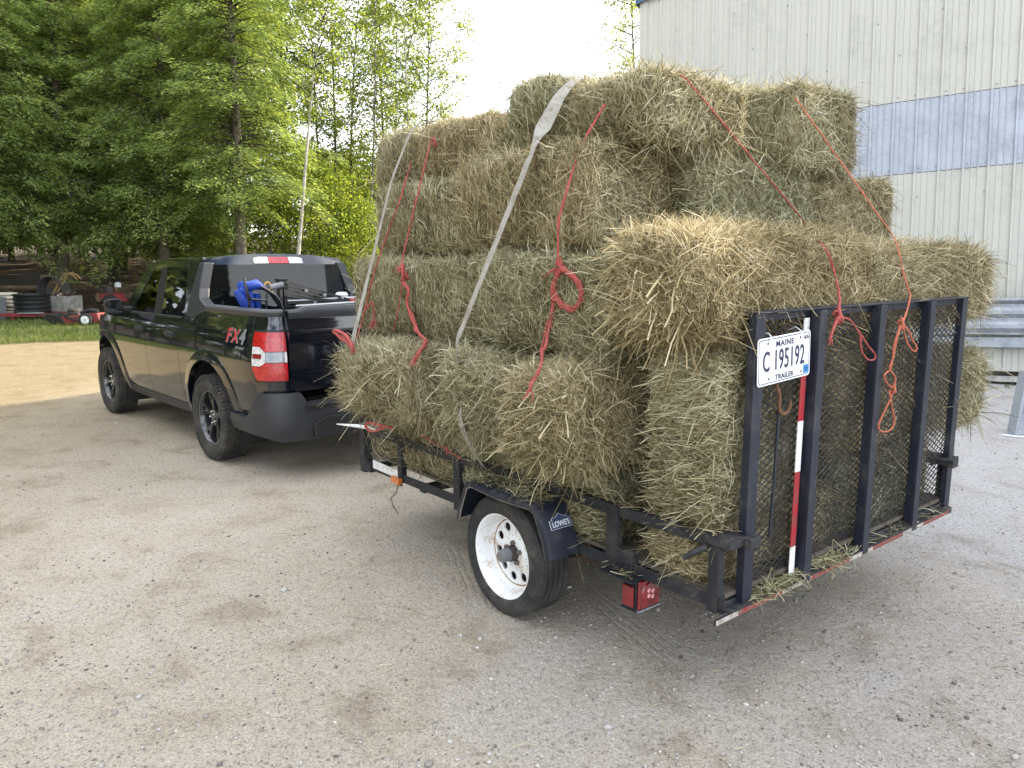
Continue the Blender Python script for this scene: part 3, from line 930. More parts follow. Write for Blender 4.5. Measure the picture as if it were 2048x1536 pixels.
# maker's sticker on the rear slope of the near fender
Dm = None
p0, p1 = Vector((.768, 0, .50)), Vector((.835, 0, .628))
e2 = (p1 - p0).normalized(); e1 = Vector((0, -1, 0)); e3 = e1.cross(e2)
Dm = Matrix(((e1.x, e2.x, e3.x, 0), (e1.y, e2.y, e3.y, 0), (e1.z, e2.z, e3.z, 0), (0, 0, 0, 1)))
ctr = p0.lerp(p1, .52) + Vector((0, .075, 0)) + e3 * .0022
Dm = Matrix.Translation(ctr) @ Dm
f = MB()
roof_ = [(-.060, -.026), (.060, -.026), (.060, .014), (.047, .014), (.040, .024), (.022, .024), (0, .040), (-.022, .024), (-.040, .024), (-.047, .014), (-.060, .014)]
f.prism([(a * 1.04, c * 1.06) for a, c in roof_], lambda a, c: Dm @ Vector((a, c, 0)), lambda a, c: Dm @ Vector((a, c, -.004)), 1)
f.prism(roof_, lambda a, c: Dm @ Vector((a, c, .0008)), lambda a, c: Dm @ Vector((a, c, -.001)), 0)
f.text("LOWE'S", Dm @ Matrix.Translation((0, -.007, .0016)), .034, .0003, .0011, .86, 1)
f.build('sticker', [M['decal_blue'], M['decal_white']], fl, fix=False)

# ------------------------------------------------------------------ hay bales
def bale_surface(p, h, r, seed):
    """p on the box surface (n,3) -> rounded, lumpy surface point and normal"""
    h = np.array(h)
    q = np.clip(p, -(h - r), h - r)
    d_ = p - q
    n = nrm(d_)
    s = q + n * r
    k = seed * 1.7
    lump = (np.sin(s[:, 0] * 9 + k) * np.sin(s[:, 1] * 8 + 2 * k) + np.sin(s[:, 2] * 11 + 3 * k) * np.cos(s[:, 0] * 6 - k) + .7 * np.sin((s[:, 0] + s[:, 1]) * 17 + k) * np.cos(s[:, 2] * 15 + k))
    # flakes: the bale is pressed in slices along its long axis
    ax = int(np.argmax(h))
    fl = np.abs(((s[:, ax] / .11 + seed * .37) % 1) - .5) * 2
    s = s + n * (.011 * lump - .016 * (fl > .86))[:, None]
    return s, n

def face_points(h, r, f_, n, rg):
    ax, sg = f_
    o = [i for i in range(3) if i != ax]
    p = np.zeros((n, 3))
    p[:, ax] = sg * h[ax]
    for i in o: p[:, i] = (rg.random(n) * 2 - 1) * h[i]
    return p

HAY = []
def bale(label, x0, x1, y0, y1, z0, z1, seed, dens=6500, rnd=.075, dirs=None, yaw=0.0, roll=0.0, group='hay bales stacked on the trailer', stick=.07, droop=0, lmul=1.0, rear=.75, calm=False):
    x0 += .015; x1 -= .015; y0 += .010; y1 -= .008; z1 -= .018
    rg = np.random.default_rng(seed)
    h = np.array([(x1 - x0) / 2, abs(y1 - y0) / 2, (z1 - z0) / 2]); rnd = min(rnd, h.min() * .8)
    ctr = Vector(((x0 + x1) / 2, (y0 + y1) / 2, (z0 + z1) / 2))
    dirs = dirs or {}
    VV, FF, MI = [], [], []
    base = 0
    # core
    nu = 14
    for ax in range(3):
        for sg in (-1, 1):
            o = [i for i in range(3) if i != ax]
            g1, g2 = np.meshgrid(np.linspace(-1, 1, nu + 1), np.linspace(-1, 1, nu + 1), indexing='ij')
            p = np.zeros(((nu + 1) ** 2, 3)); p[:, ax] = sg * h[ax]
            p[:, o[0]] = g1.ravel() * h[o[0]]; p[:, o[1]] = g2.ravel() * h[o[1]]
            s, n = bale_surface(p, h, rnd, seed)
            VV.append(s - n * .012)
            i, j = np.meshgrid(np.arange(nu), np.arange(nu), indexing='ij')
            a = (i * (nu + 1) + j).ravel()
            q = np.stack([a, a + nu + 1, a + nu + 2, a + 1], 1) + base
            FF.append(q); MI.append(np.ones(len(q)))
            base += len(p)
    # strands
    for (ax, sg, wgt) in ((1, 1, 1.0), (0, -1, 1.0), (2, 1, 1.0), (1, -1, .35), (0, 1, .35), (2, -1, .22)):
        o = [i for i in range(3) if i != ax]
        area = 4 * h[o[0]] * h[o[1]]
        n_ = int(area * dens * wgt * 3.6)
        if n_ < 5: continue
        p = face_points(h, rnd, (ax, sg), n_, rg)
        s, n = bale_surface(p, h, rnd, seed)
        mode = dirs.get((ax, sg), 'r' if ax == 2 else 'v')
        if mode == 'v': t0, jit = np.array([0, 0, 1.0]), .38
        elif mode == 'h': t0, jit = np.array([0, 1.0, 0]) if ax == 0 else np.array([1.0, 0, 0]), .42
        elif mode == 'm': t0, jit = np.array([0, 0.5, .8]) if ax == 0 else np.array([.4, 0, .9]), .75
        else: t0, jit = np.array([0., 0., 0.]), 1.0
        t = t0[None] * np.where(rg.random(n_) < .66, 1.0, .15)[:, None] + rg.normal(0, jit, (n_, 3))
        t -= n * (t * n).sum(1, keepdims=True)
        t = nrm(t)
        out = np.abs(rg.normal(0, .13, n_))
        st = rg.random(n_) < (stick * (1.8 if ax == 2 else 1) * (.22 if calm and ax == 0 else 1))
        out[st] += .25 + rg.random(st.sum()) * .9; L_boost = np.where(st, 1.35, 1.0)
        t = nrm(t + n * out[:, None])
        t *= np.where((rg.random(n_) < .5)[:, None] & ~st[:, None], -1, 1)
        L = np.clip(np.exp(rg.normal(math.log(.052 * lmul), .50, n_)), .016, .22) * L_boost
        W = np.clip(rg.normal(.00125, .00045, n_), .0006, .0024)
        W[rg.random(n_) < .05] *= 1.6
        off = rg.normal(.000, .0095, n_)
        start = s + n * off[:, None] - t * (L * np.where(st, .12, .5))[:, None]
        nr = nrm(n + rg.normal(0, .55, (n_, 3)))
        side = nrm(np.cross(t, nr))
        bend = np.cross(t, side) * (rg.normal(0, .055, n_) * L)[:, None] + side * (rg.normal(0, .05, n_) * L)[:, None]
        K = 3
        rib = []
        for k in range(K):
            u = k / (K - 1)
            c = start + t * (L * u)[:, None] + bend * (4 * u * (1 - u))
            sag = np.where(st, .55, .08) * (L * u) ** 2 * 2.2
            c[:, 2] -= sag
            wk = W * (1.0 if k < K - 1 else .55)
            rib += [c - side * wk[:, None] , c + side * wk[:, None]]
        V = np.stack(rib, 1).reshape(-1, 3)
        q0 = np.arange(n_) * (2 * K)
        q = np.concatenate([np.stack([q0 + 2 * k, q0 + 2 * k + 1, q0 + 2 * k + 3, q0 + 2 * k + 2], 1) for k in range(K - 1)]) + base
        VV.append(V); FF.append(q); MI.append(np.zeros(len(q))); base += len(V)
    # hanging tufts at the outer lower edges
    if droop:
        n_ = droop
        a = rg.random(n_)
        side_face = rg.random(n_) < rear
        p = np.zeros((n_, 3))
        p[:, 0] = np.where(side_face, (a * 2 - 1) * h[0], -h[0]); p[:, 1] = np.where(side_face, h[1], (a * 2 - 1) * h[1])
        p[:, 2] = (rg.random(n_) ** .8 * 2 - 1) * h[2]
        s, n = bale_surface(p, h, rnd, seed)
        t = nrm(n * (.55 + .6 * rg.random(n_))[:, None] + rg.normal(0, .42, (n_, 3)) + np.array([0, 0, -.25]))
        L = np.clip(np.exp(rg.normal(math.log(.095), .45, n_)), .04, .26)
        W = np.clip(rg.normal(.0018, .0007, n_), .0008, .004)
        side = nrm(np.cross(t, nrm(rg.normal(0, 1, (n_, 3)))))
        K = 5; rib = []
        for k in range(K):
            u = k / (K - 1)
            c = s - t * .03 + t * (L * u)[:, None] + side * (rg.normal(0, .04, n_) * L * u * u)[:, None]
            c[:, 2] -= (L * u) ** 2 * (.8 + 2.0 * ((np.arange(n_) * .618) % 1))
            rib += [c - side * W[:, None], c + side * W[:, None]]
        V = np.stack(rib, 1).reshape(-1, 3)
        q0 = np.arange(n_) * (2 * K)
        q = np.concatenate([np.stack([q0 + 2 * k, q0 + 2 * k + 1, q0 + 2 * k + 3, q0 + 2 * k + 2], 1) for k in range(K - 1)]) + base
        VV.append(V); FF.append(q); MI.append(np.zeros(len(q))); base += len(V)
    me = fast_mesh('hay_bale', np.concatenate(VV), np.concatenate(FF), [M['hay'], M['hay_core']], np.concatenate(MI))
    ob = bpy.data.objects.new('hay_bale', me)
    link(ob)
    wm = tm @ Matrix.Translation(ctr)
    ob.location = wm.to_translation()
    ob.rotation_euler = (0, R(roll), TA + R(yaw))
    tag(ob, label, 'hay bale', group)
    HAY.append(ob)
    return ob

HV = {(0, -1): 'h', (1, 1): 'h'}
RV = {(0, -1): 'm'}
# floor layer
bale('floor-level hay bale seen through the rail ahead of the trailer fender', 1.86, 2.76, -.95, -.03, .47, .82, 1, dirs=RV)
bale('floor-level hay bale directly inside the rail above the trailer fender', 1.10, 1.84, -.95, -.03, .47, .82, 2)
bale('floor-level hay bale seen between the fender and the second rail post', .62, 1.08, -.95, -.03, .47, .80, 3, dirs=HV)
bale('bottom rear corner hay bale below the top rail beside the gate latch', .05, .43, -.93, -.035, .47, .74, 4, dirs=HV, calm=True)
bale('bottom hay bale behind the right half of the mesh gate', .05, .52, -1.90, -.97, .47, .84, 5, dirs=HV, calm=True)
# second layer, overhanging the rail
bale('front overhanging hay bale bristling out towards the truck bumper', 1.735, 2.52, -.62, .31, .865, 1.265, 6, 8000, .10, yaw=3, stick=.18, droop=160)
bale('middle overhanging hay bale between two others above the rail, under the strap end', 1.085, 1.60, -.62, .19, .87, 1.285, 7, 8000, .09, {(1, 1): 'r'}, yaw=-4, stick=.17, droop=160)
bale('shaggy overhanging hay bale directly above the white trailer wheel', .53, .975, -.60, .29, .85, 1.295, 8, 9000, .10, {(1, 1): 'm', (0, -1): 'm'}, stick=.18, droop=380)
bale('tall hay bale with level straw standing at the near rear corner post', .05, .42, -.74, -.02, .73, 1.39, 9, 9000, .06, HV, calm=True)
bale('hay bale seen through the mesh in the middle of the gate', .05, .50, -1.60, -.86, .84, 1.37, 10, 7000, .06, HV, calm=True)
bale('lower bale sticking out past the right edge of the gate', .07, .55, -2.60, -1.64, .80, 1.21, 11, 8000, .09, {(0, -1): 'r', (1, -1): 'r'}, yaw=-3, stick=.18, droop=0)
# third layer
bale('third-layer hay bale at the front, level with the truck bed rail', 1.70, 2.90, -.95, -.02, 1.285, 1.735, 12, 7000, .06, yaw=1)
bale('third-layer hay bale behind the big loop of red twine', .58, 1.61, -.95, .035, 1.31, 1.765, 13, 7500, .06, {(1, 1): 'm'}, yaw=-1)
bale('rounded hay bale resting on the near end of the gate top, jutting over the rail', 0.05, .53, -1.22, .17, 1.40, 1.85, 14, 9500, .15, {(1, 1): 'm', (0, -1): 'm'}, yaw=2, stick=.15, droop=350, lmul=1.05, rear=1.0)
bale('hay bale on the far end of the gate top, jutting out to the right', 0.05, .52, -2.50, -1.26, 1.40, 1.79, 15, 8500, .11, {(0, -1): 'r', (1, -1): 'r'}, yaw=-2, stick=.17)
bale('hay bale in the middle of the stack under the far rope', .62, 1.6, -2.0, -.98, 1.35, 1.78, 16, 5000, .06)
# fourth layer
bale('fourth-layer hay bale at the front end crossed by the narrow strap', 1.83, 2.82, -.95, -.13, 1.755, 2.185, 17, 7000, .06, yaw=1)
bale('fourth-layer hay bale lying lengthwise under the broad twisted strap', .70, 1.755, -.54, -.015, 1.785, 2.225, 18, 7500, .06, {(0, -1): 'r'}, yaw=-1.5, stick=.14)
bale('fourth-layer crosswise hay bale with messy grey-green straw facing the gate', .61, 1.07, -1.60, -.535, 1.79, 2.185, 19, 8000, .08, {(0, -1): 'r', (1, 1): 'r'}, yaw=2)
bale('fourth-layer hay bale nearest the metal building, behind the far rope', .60, 1.08, -2.42, -1.63, 1.80, 2.185, 20, 8000, .07, {(0, -1): 'r'}, yaw=-3)
bale('fourth-layer hay bale half hidden in the gap under the peak', 1.12, 1.70, -1.7, -.60, 1.79, 2.19, 26, 4000)
# top layer
bale('small hay bale end at the upper front of the stack, left of the narrow strap', 2.44, 2.88, -.85, -.19, 2.19, 2.50, 21, 7500, .06)
bale('top-layer hay bale just right of the narrow strap, lower than the peak', 1.68, 2.40, -.80, -.20, 2.19, 2.50, 22, 7500, .07)
bale('short hay bale on the peak left of the broad strap', 1.20, 1.60, -.75, -.20, 2.225, 2.61, 23, 8000, .10, stick=.15)
bale('biggest top hay bale at the peak, crossed by the near rear rope', 0.48, 1.08, -.76, -.17, 2.225, 2.50, 24, 8500, .08, {(0, -1): 'm'}, yaw=-2, stick=.15, roll=-4)
bale('top-layer hay bale at the right end with one dark shaded face', .55, 1.55, -1.86, -1.22, 2.165, 2.60, 25, 8500, .07, {(0, -1): 'r'}, yaw=3, stick=.15)
# ==== ROPES ====
PTS = {
  'strap1': [(2.384, -0.16, 2.468), (2.45, -0.06, 2.188), (2.541, 0.03, 1.781), (2.608, 0.12, 1.361), (2.302, 0.31, 1.248), (2.216, 0.325, 1.031), (2.135, 0.31, 0.913), (2.154, 0.25, 0.802), (2.453, 0.03, 0.611)],
  'strap2': [(1.171, -0.24, 2.49), (1.161, -0.2, 2.446), (1.175, -0.13, 2.322), (1.157, -0.045, 2.201), (1.23, -0.025, 2.067), (1.339, 0.04, 1.769), (1.459, 0.12, 1.406), (1.299, 0.28, 1.328), (1.302, 0.31, 1.229), (1.311, 0.3, 1.109), (1.304, 0.27, 0.987), (1.356, 0.17, 0.853), (1.445, 0.02, 0.669)],
  'r1': [(2.153, -0.175, 2.378), (2.105, -0.045, 2.052), (2.178, -0.03, 1.862), (2.18, 0.03, 1.652)],
  'r1b': [(2.18, 0.03, 1.652), (2.177, 0.04, 1.596), (2.124, 0.04, 1.55), (2.141, 0.035, 1.47), (2.085, 0.035, 1.389), (2.026, 0.05, 1.332), (1.86, 0.1, 1.298), (1.754, 0.18, 1.27), (1.662, 0.28, 1.245)],
  'r1c': [(2.198, 0.03, 1.615), (2.253, 0.025, 1.465), (2.309, 0.03, 1.316)],
  'r2': [(0.775, -0.18, 2.37), (0.823, -0.13, 2.2), (0.789, -0.04, 2.035), (0.837, -0.025, 1.892), (0.853, 0.04, 1.696)],
  'r2loop': [(0.847, 0.045, 1.696), (0.885, 0.045, 1.64), (0.896, 0.04, 1.575), (0.863, 0.04, 1.537), (0.794, 0.045, 1.515), (0.733, 0.05, 1.535), (0.713, 0.05, 1.581), (0.732, 0.05, 1.629), (0.785, 0.05, 1.663), (0.829, 0.05, 1.688)],
  'r2tail': [(0.89, 0.04, 1.592), (0.914, 0.035, 1.504), (0.916, 0.05, 1.416), (0.783, 0.2, 1.34), (0.681, 0.31, 1.287), (0.701, 0.34, 1.215)],
  'r2tail2': [(0.913, 0.03, 1.548), (0.947, 0.04, 1.425), (0.849, 0.16, 1.331)],
  'r3': [(2.415, -0.175, 2.293), (2.341, -0.05, 2.066), (2.478, -0.04, 1.884), (2.53, 0.03, 1.647), (2.66, 0.06, 1.324), (2.292, 0.3, 1.242)],
  'r3b': [(2.635, 0.05, 1.402), (2.542, 0.05, 1.465), (2.502, 0.055, 1.461), (2.51, 0.05, 1.376)],
  'r3loop': [(2.236, 0.335, 1.238), (2.3, 0.35, 1.276), (2.398, 0.35, 1.305), (2.441, 0.35, 1.319), (2.383, 0.35, 1.326), (2.286, 0.35, 1.302), (2.237, 0.34, 1.25)],
  'low1': [(2.025, 0.24, 0.815), (2.083, 0.28, 0.79), (2.145, 0.3, 0.782), (2.191, 0.3, 0.797), (2.161, 0.29, 0.821), (2.065, 0.28, 0.822), (2.022, 0.22, 0.801)],
  'low2': [(1.647, 0.26, 0.833), (1.686, 0.16, 0.773), (1.719, 0.06, 0.713), (1.653, 0.015, 0.67)],
  'r4': [(0.5, -0.279, 2.461), (0.455, -0.271, 2.433), (0.53, -1.368, 1.885), (0.07, -0.691, 1.782), (0.025, -0.698, 1.702), (-0.01, -0.699, 1.592)],
  'r5': [(0.56, -1.221, 2.502), (0.52, -1.226, 2.451), (0.151, -1.463, 1.84), (0.07, -1.362, 1.768), (0.03, -1.349, 1.653), (-0.01, -1.34, 1.568)],
  'g4': [(-0.03, -0.661, 1.593), (-0.045, -0.642, 1.555), (-0.06, -0.614, 1.503)],
  'g4loop': [(-0.07, -0.599, 1.5), (-0.07, -0.687, 1.484), (-0.07, -0.759, 1.436), (-0.075, -0.837, 1.374), (-0.075, -0.908, 1.33), (-0.075, -0.903, 1.307), (-0.075, -0.846, 1.314), (-0.072, -0.8, 1.355), (-0.07, -0.777, 1.423)],
  'g4tail': [(-0.07, -0.595, 1.501), (-0.068, -0.57, 1.46), (-0.066, -0.552, 1.422)],
  'g5': [(-0.03, -1.295, 1.57), (-0.05, -1.233, 1.501), (-0.06, -1.163, 1.443)],
  'g5loop': [(-0.065, -1.152, 1.444), (-0.068, -1.208, 1.414), (-0.068, -1.301, 1.341), (-0.068, -1.311, 1.312), (-0.068, -1.259, 1.325), (-0.068, -1.193, 1.388), (-0.066, -1.15, 1.439)],
  'g5tail': [(-0.066, -1.146, 1.44), (-0.064, -1.119, 1.375), (-0.062, -1.104, 1.299), (-0.062, -1.084, 1.249), (-0.062, -1.139, 1.204), (-0.062, -1.133, 1.155), (-0.062, -1.108, 1.108), (-0.062, -1.044, 1.044), (-0.062, -1.019, 1.002), (-0.062, -1.066, 0.969), (-0.062, -1.141, 0.972), (-0.062, -1.167, 1.014), (-0.062, -1.12, 1.093), (-0.062, -1.091, 1.155)],
  'g5b': [(-0.064, -1.141, 1.435), (-0.062, -1.103, 1.354), (-0.06, -1.101, 1.254), (-0.06, -1.037, 1.227), (-0.06, -1.066, 1.191), (-0.062, -1.118, 1.161)],
}
def smooth_path(pts, n=7):
    P_ = [Vector(p) for p in pts]
    P_ = [P_[0] * 2 - P_[1]] + P_ + [P_[-1] * 2 - P_[-2]]
    out = []
    for i in range(1, len(P_) - 2):
        a, b_, c_, d_ = P_[i - 1:i + 3]
        for k in range(n):
            t = k / n
            out.append(.5 * ((2 * b_) + (c_ - a) * t + (2 * a - 5 * b_ + 4 * c_ - d_) * t * t + (3 * b_ - a - 3 * c_ + d_) * t ** 3))
    out.append(P_[-2])
    return out
def dense(pts, step=.02):
    out = [Vector(pts[0])]
    for a, b_ in zip(pts, pts[1:]):
        a, b_ = Vector(a), Vector(b_)
        k = max(1, int((b_ - a).length / step))
        for i in range(1, k + 1): out.append(a.lerp(b_, i / k))
    return out
def rope(mb, pts, strands, r, spread, seed, curve=True):
    rg_ = random.Random(seed)
    base = smooth_path(pts) if curve else dense(pts, .05)
    for s_ in range(strands):
        ph, ph2 = rg_.random() * 6.28, rg_.random() * 6.28
        path = []
        acc = 0
        for i, p in enumerate(base):
            if i: acc += (p - base[i - 1]).length
            a = ph + acc * 34
            w_ = spread * (.6 + .4 * math.sin(acc * 21 + ph2))
            path.append(p + Vector((math.cos(a) * w_, math.sin(a * .7 + ph2) * w_ * .6, math.sin(a) * w_)))
        mb.tube(path, r, 6)
def knot(mb, c, R_, r, seed):
    rg_ = random.Random(seed)
    c = Vector(c); pts = []
    for i in range(26):
        t = i / 25
        a, b_ = t * 13, t * 9.3 + 1
        pts.append(c + Vector((math.cos(a) * R_ * .6, math.sin(b_) * R_ * .6, math.sin(a) * R_ + math.cos(b_) * R_ * .35)))
    mb.tube(pts, r, 6)
def fray(mb, c, n, L_, seed, d_=(0, .2, -1)):
    rg_ = random.Random(seed); c = Vector(c); d_ = Vector(d_)
    for i in range(n):
        e = c + (d_ + Vector((rg_.gauss(0, .3), rg_.gauss(0, .3), rg_.gauss(0, .2)))) * L_ * (.6 + .5 * rg_.random())
        mb.tube([c, c.lerp(e, .5) + Vector((rg_.gauss(0, .004), rg_.gauss(0, .004), 0)), e], [.003, .0025, .0015], 5)
def put(mb, name, mats, label, cat, group=None, smooth=60):
    o = mb.build(name, mats, None, smooth=smooth)
    o.location = (TX, TY, 0); o.rotation_euler = (0, 0, TA)
    return tag(o, label, cat, group)
def strap(name, pts, widths, normals, label):
    """woven webbing laid along the pts; normals give the way the flat side looks"""
    base, wd, nm = [], [], []
    for i in range(len(pts) - 1):
        a, b_ = Vector(pts[i]), Vector(pts[i + 1])
        k = max(2, int((b_ - a).length / .03))
        for j in range(k):
            t = j / k
            base.append(a.lerp(b_, t)); wd.append(widths[i] * (1 - t) + widths[i + 1] * t); nm.append(Vector(normals[i]).lerp(Vector(normals[i + 1]), t))
    base.append(Vector(pts[-1])); wd.append(widths[-1]); nm.append(Vector(normals[-1]))
    for _ in range(2):
        base = [base[0]] + [(base[i - 1] + base[i] * 2 + base[i + 1]) / 4 for i in range(1, len(base) - 1)] + [base[-1]]
    vs, fs = [], []
    th = .0016
    for i, p in enumerate(base):
        d_ = (base[min(i + 1, len(base) - 1)] - base[max(i - 1, 0)]).normalized()
        n_ = nm[i] - d_ * nm[i].dot(d_); n_.normalize()
        s_ = d_.cross(n_)
        w_ = wd[i] / 2
        ed = .0012 * math.sin(i * 1.3)
        vs += [p + s_ * (w_ + ed) + n_ * th, p - s_ * (w_ - ed) + n_ * th, p - s_ * (w_ - ed) - n_ * th, p + s_ * (w_ + ed) - n_ * th]
    for i in range(len(base) - 1):
        for j in range(4):
            j2 = (j + 1) % 4
            fs.append((4 * i + j, 4 * i + j2, 4 * i + 4 + j2, 4 * i + 4 + j))
    fs += [(3, 2, 1, 0), tuple(4 * (len(base) - 1) + j for j in range(4))]
    mb = MB(); mb.add(vs, fs)
    return mb
Y1 = (.1, 1, .15)
e = empty('tie_down_strap', (TX, TY, 0), TA, 'narrow grey webbing strap drawn tight down the front end of the stack', 'strap', 'straps over the hay')
p = [(2.30, -.42, 2.535), (2.365, -.20, 2.525)] + PTS['strap1'][:2] + PTS['strap1'][4:]
strap('webbing', p, [.060] * 6 + [.056, .05, .046], [(0, .2, 1), (.1, .7, .7)] + [(.35, 1, .2)] * 2 + [(.2, .8, .6), (.2, 1, .1), (.2, 1, 0), (.1, 1, -.2), (0, 1, -.1)], '').build('webbing', M['webbing'], e, smooth=60)
mb = MB(); mb.tube([Vector(p[-1]) + Vector((0, .0, .03)), Vector(p[-1]) + Vector((.005, .02, -.01)), Vector(p[-1]) + Vector((.005, .005, -.045)), Vector(p[-1]) + Vector((.0, -.03, -.05))], .006, 8); mb.build('hook', M['steel_dark'], e, smooth=60)
e = empty('tie_down_strap', (TX, TY, 0), TA, 'broad grey webbing strap, twisted wide at the peak, hooked to the rail over the fender', 'strap', 'straps over the hay')
p = [(1.15, -.55, 2.60), (1.165, -.32, 2.57)] + PTS['strap2'][:3] + [(1.062, .035, 2.184), (1.377, .235, 1.325), (1.455, .165, 1.204), (1.475, .13, 1.075), (1.385, .215, .955), (1.365, .175, .835), (1.445, .02, .669)]
strap('webbing', p, [.05, .05, .055, .062, .074, .060, .060, .058, .056, .056, .05, .046],
      [(0, .1, 1), (-.2, .5, .7), (-.5, .8, .5), (-.5, .85, .3), (-.5, .8, .2), (.3, 1, .2), (.3, .9, .4), (.2, 1, .1), (.2, 1, 0), (.2, 1, -.1), (.1, 1, -.2), (0, 1, -.2)], '').build('webbing', M['webbing'], e, smooth=60)
mb = MB(); q = Vector(p[-1]); mb.tube([q + Vector((0, .0, .03)), q + Vector((-.01, .02, -.01)), q + Vector((-.01, .01, -.045)), q + Vector((-.01, -.03, -.05))], .007, 8)
mb.tube([q + Vector((-.03, .005, .012)), q + Vector((.03, .005, .012))], .006, 8); mb.build('hook', M['steel_dark'], e, smooth=60)

RG = 'red baling twine tied over the load'
mb = MB(); rope(mb, [Vector(q) + Vector((0, .03, 0)) for q in PTS['r1']], 2, .0040, .003, 1, False); knot(mb, PTS['r1'][0], .02, .004, 2); fray(mb, PTS['r1'][0], 5, .06, 3, (0, .3, .6))
rope(mb, PTS['r1b'], 5, .0065, .010, 4); knot(mb, PTS['r1'][-1], .035, .008, 5); fray(mb, PTS['r1'][-1], 9, .07, 6, (.6, .4, .2)); fray(mb, PTS['r1b'][-1], 12, .06, 7, (-.1, .5, -.8))
rope(mb, PTS['r1c'], 2, .0035, .002, 8, False)
put(mb, 'baling_twine', M['twine'], 'red twine with a big knot and thick wavy tail near the front end', 'twine', RG)
mb = MB(); rope(mb, [Vector(q) + Vector((0, d_, 0)) for q, d_ in zip(PTS['r2'], (.05, .09, .10, .095, .02))], 3, .0048, .004, 11, False); knot(mb, PTS['r2'][1], .02, .006, 12); fray(mb, PTS['r2'][1], 6, .06, 13, (.6, .3, .4))
rope(mb, PTS['r2loop'], 8, .0062, .013, 14); rope(mb, PTS['r2tail'], 5, .0055, .008, 15); rope(mb, PTS['r2tail2'], 2, .0035, .003, 16); knot(mb, PTS['r2'][-1], .024, .007, 17); fray(mb, PTS['r2tail'][-1], 8, .05, 18, (0, .3, -1)); fray(mb, PTS['r2'][-1], 8, .06, 19, (.6, .3, -.5))
put(mb, 'baling_twine', M['twine'], 'red twine ending in a thick looped hank beside the protruding corner bale', 'twine', RG)
mb = MB(); rope(mb, PTS['r3'], 2, .0042, .003, 21, False); rope(mb, PTS['r3b'], 3, .004, .004, 22); fray(mb, PTS['r3b'][-1], 12, .07, 23); rope(mb, PTS['r3loop'], 4, .0065, .007, 24); knot(mb, PTS['r3loop'][0], .022, .007, 25)
put(mb, 'baling_twine', M['twine'], 'red twine beside the narrow strap ending in a loop above the truck bumper', 'twine', RG)
mb = MB(); rope(mb, PTS['low1'], 4, .006, .006, 31); PTS_ = None
put(mb, 'baling_twine', M['twine'], 'red twine tied low at the rail under the front overhanging bale', 'twine', RG)
mb = MB(); rope(mb, PTS['low2'], 1, .004, .001, 32, False); knot(mb, PTS['low2'][-2], .016, .005, 33)
put(mb, 'baling_twine', M['twine'], 'thin red twine slanting down to the rail ahead of the fender', 'twine', RG)
mb = MB(); rope(mb, PTS['r4'][:3], 2, .0032, .002, 41, False); rope(mb, PTS['r4'][2:], 2, .0035, .003, 42); rope(mb, PTS['g4'], 3, .0045, .004, 43); knot(mb, PTS['g4'][-1], .024, .006, 44); rope(mb, PTS['g4loop'], 2, .0034, .002, 45); rope(mb, PTS['g4tail'], 4, .0045, .004, 46); fray(mb, PTS['g4tail'][-1], 6, .03, 47)
put(mb, 'baling_twine', M['twine'], 'red twine knotted over the gate top with one loop near the license plate', 'twine', RG)
mb = MB(); rope(mb, PTS['r5'][:3], 2, .0030, .002, 51, False); rope(mb, PTS['r5'][2:], 2, .0032, .003, 52); rope(mb, PTS['g5'], 2, .0034, .003, 53); knot(mb, PTS['g5'][-1], .02, .005, 54); rope(mb, PTS['g5loop'], 2, .0036, .004, 55); rope(mb, PTS['g5tail'], 1, .0040, .0015, 56); rope(mb, PTS['g5b'], 1, .0040, .0015, 57); knot(mb, PTS['g5tail'][5], .016, .0045, 58)
put(mb, 'baling_twine', simple('orange_twine', (.52, .15, .085), .8, var=.35, scale=120, bump=.6, bscale=400), 'orange-red twine trailing several loops down the right half of the gate', 'twine', RG)
# loose straw on the sill, the fender and the ground round the trailer
rg = np.random.default_rng(77)
def loose(name, label, n, fx, L0=.08, wd=.0017, flat=.25):
    P_ = fx(n)
    d_ = nrm(np.stack([rg.normal(0, 1, n), rg.normal(0, 1, n), rg.normal(0, flat, n)], 1))
    L_ = np.clip(np.exp(rg.normal(math.log(L0), .5, n)), .02, .24)
    side = nrm(np.cross(d_, nrm(rg.normal(0, .5, (n, 3)) + np.array([0, 0, 1]))))
    bend = side * (rg.normal(0, .12, n) * L_)[:, None]
    rib = []
    for k in range(4):
        u = k / 3
        c = P_ + d_ * (L_ * (u - .5))[:, None] + bend * (4 * u * (1 - u))
        rib += [c - side * wd, c + side * wd]
    V = np.stack(rib, 1).reshape(-1, 3); q0 = np.arange(n) * 8
    F = np.concatenate([np.stack([q0 + 2 * k, q0 + 2 * k + 1, q0 + 2 * k + 3, q0 + 2 * k + 2], 1) for k in range(3)])
    o = bpy.data.objects.new(name, fast_mesh(name, V, F, [M['hay']])); link(o)
    o.location = (TX, TY, 0); o.rotation_euler = (0, 0, TA)
    return tag(o, label, 'straw', kind='stuff')
def on_sill(n):
    y = np.where(rg.random(n) < .45, -.15 - .35 * rg.random(n), np.where(rg.random(n) < .6, -.75 + rg.normal(0, .07, n), -.1 - 1.8 * rg.random(n)))
    return np.stack([-.005 - .042 * rg.random(n), y, .439 + .022 * rg.random(n) ** 2], 1)
loose('loose_straw', 'loose straw caught along the rear sill under the gate', 520, on_sill, .08)
def on_fender(n):
    return np.stack([.86 + .56 * rg.random(n), .02 + .14 * rg.random(n) ** 1.3, .652 + .015 * rg.random(n) ** 2], 1)
loose('loose_straw', 'loose straw scattered on the flat top of the near fender', 300, on_fender, .07, flat=.12)
def on_rail(n):
    x = 2.7 * rg.random(n); return np.stack([x, -.05 + .05 * rg.random(n), .712 + SL * x + .012 * rg.random(n)], 1)
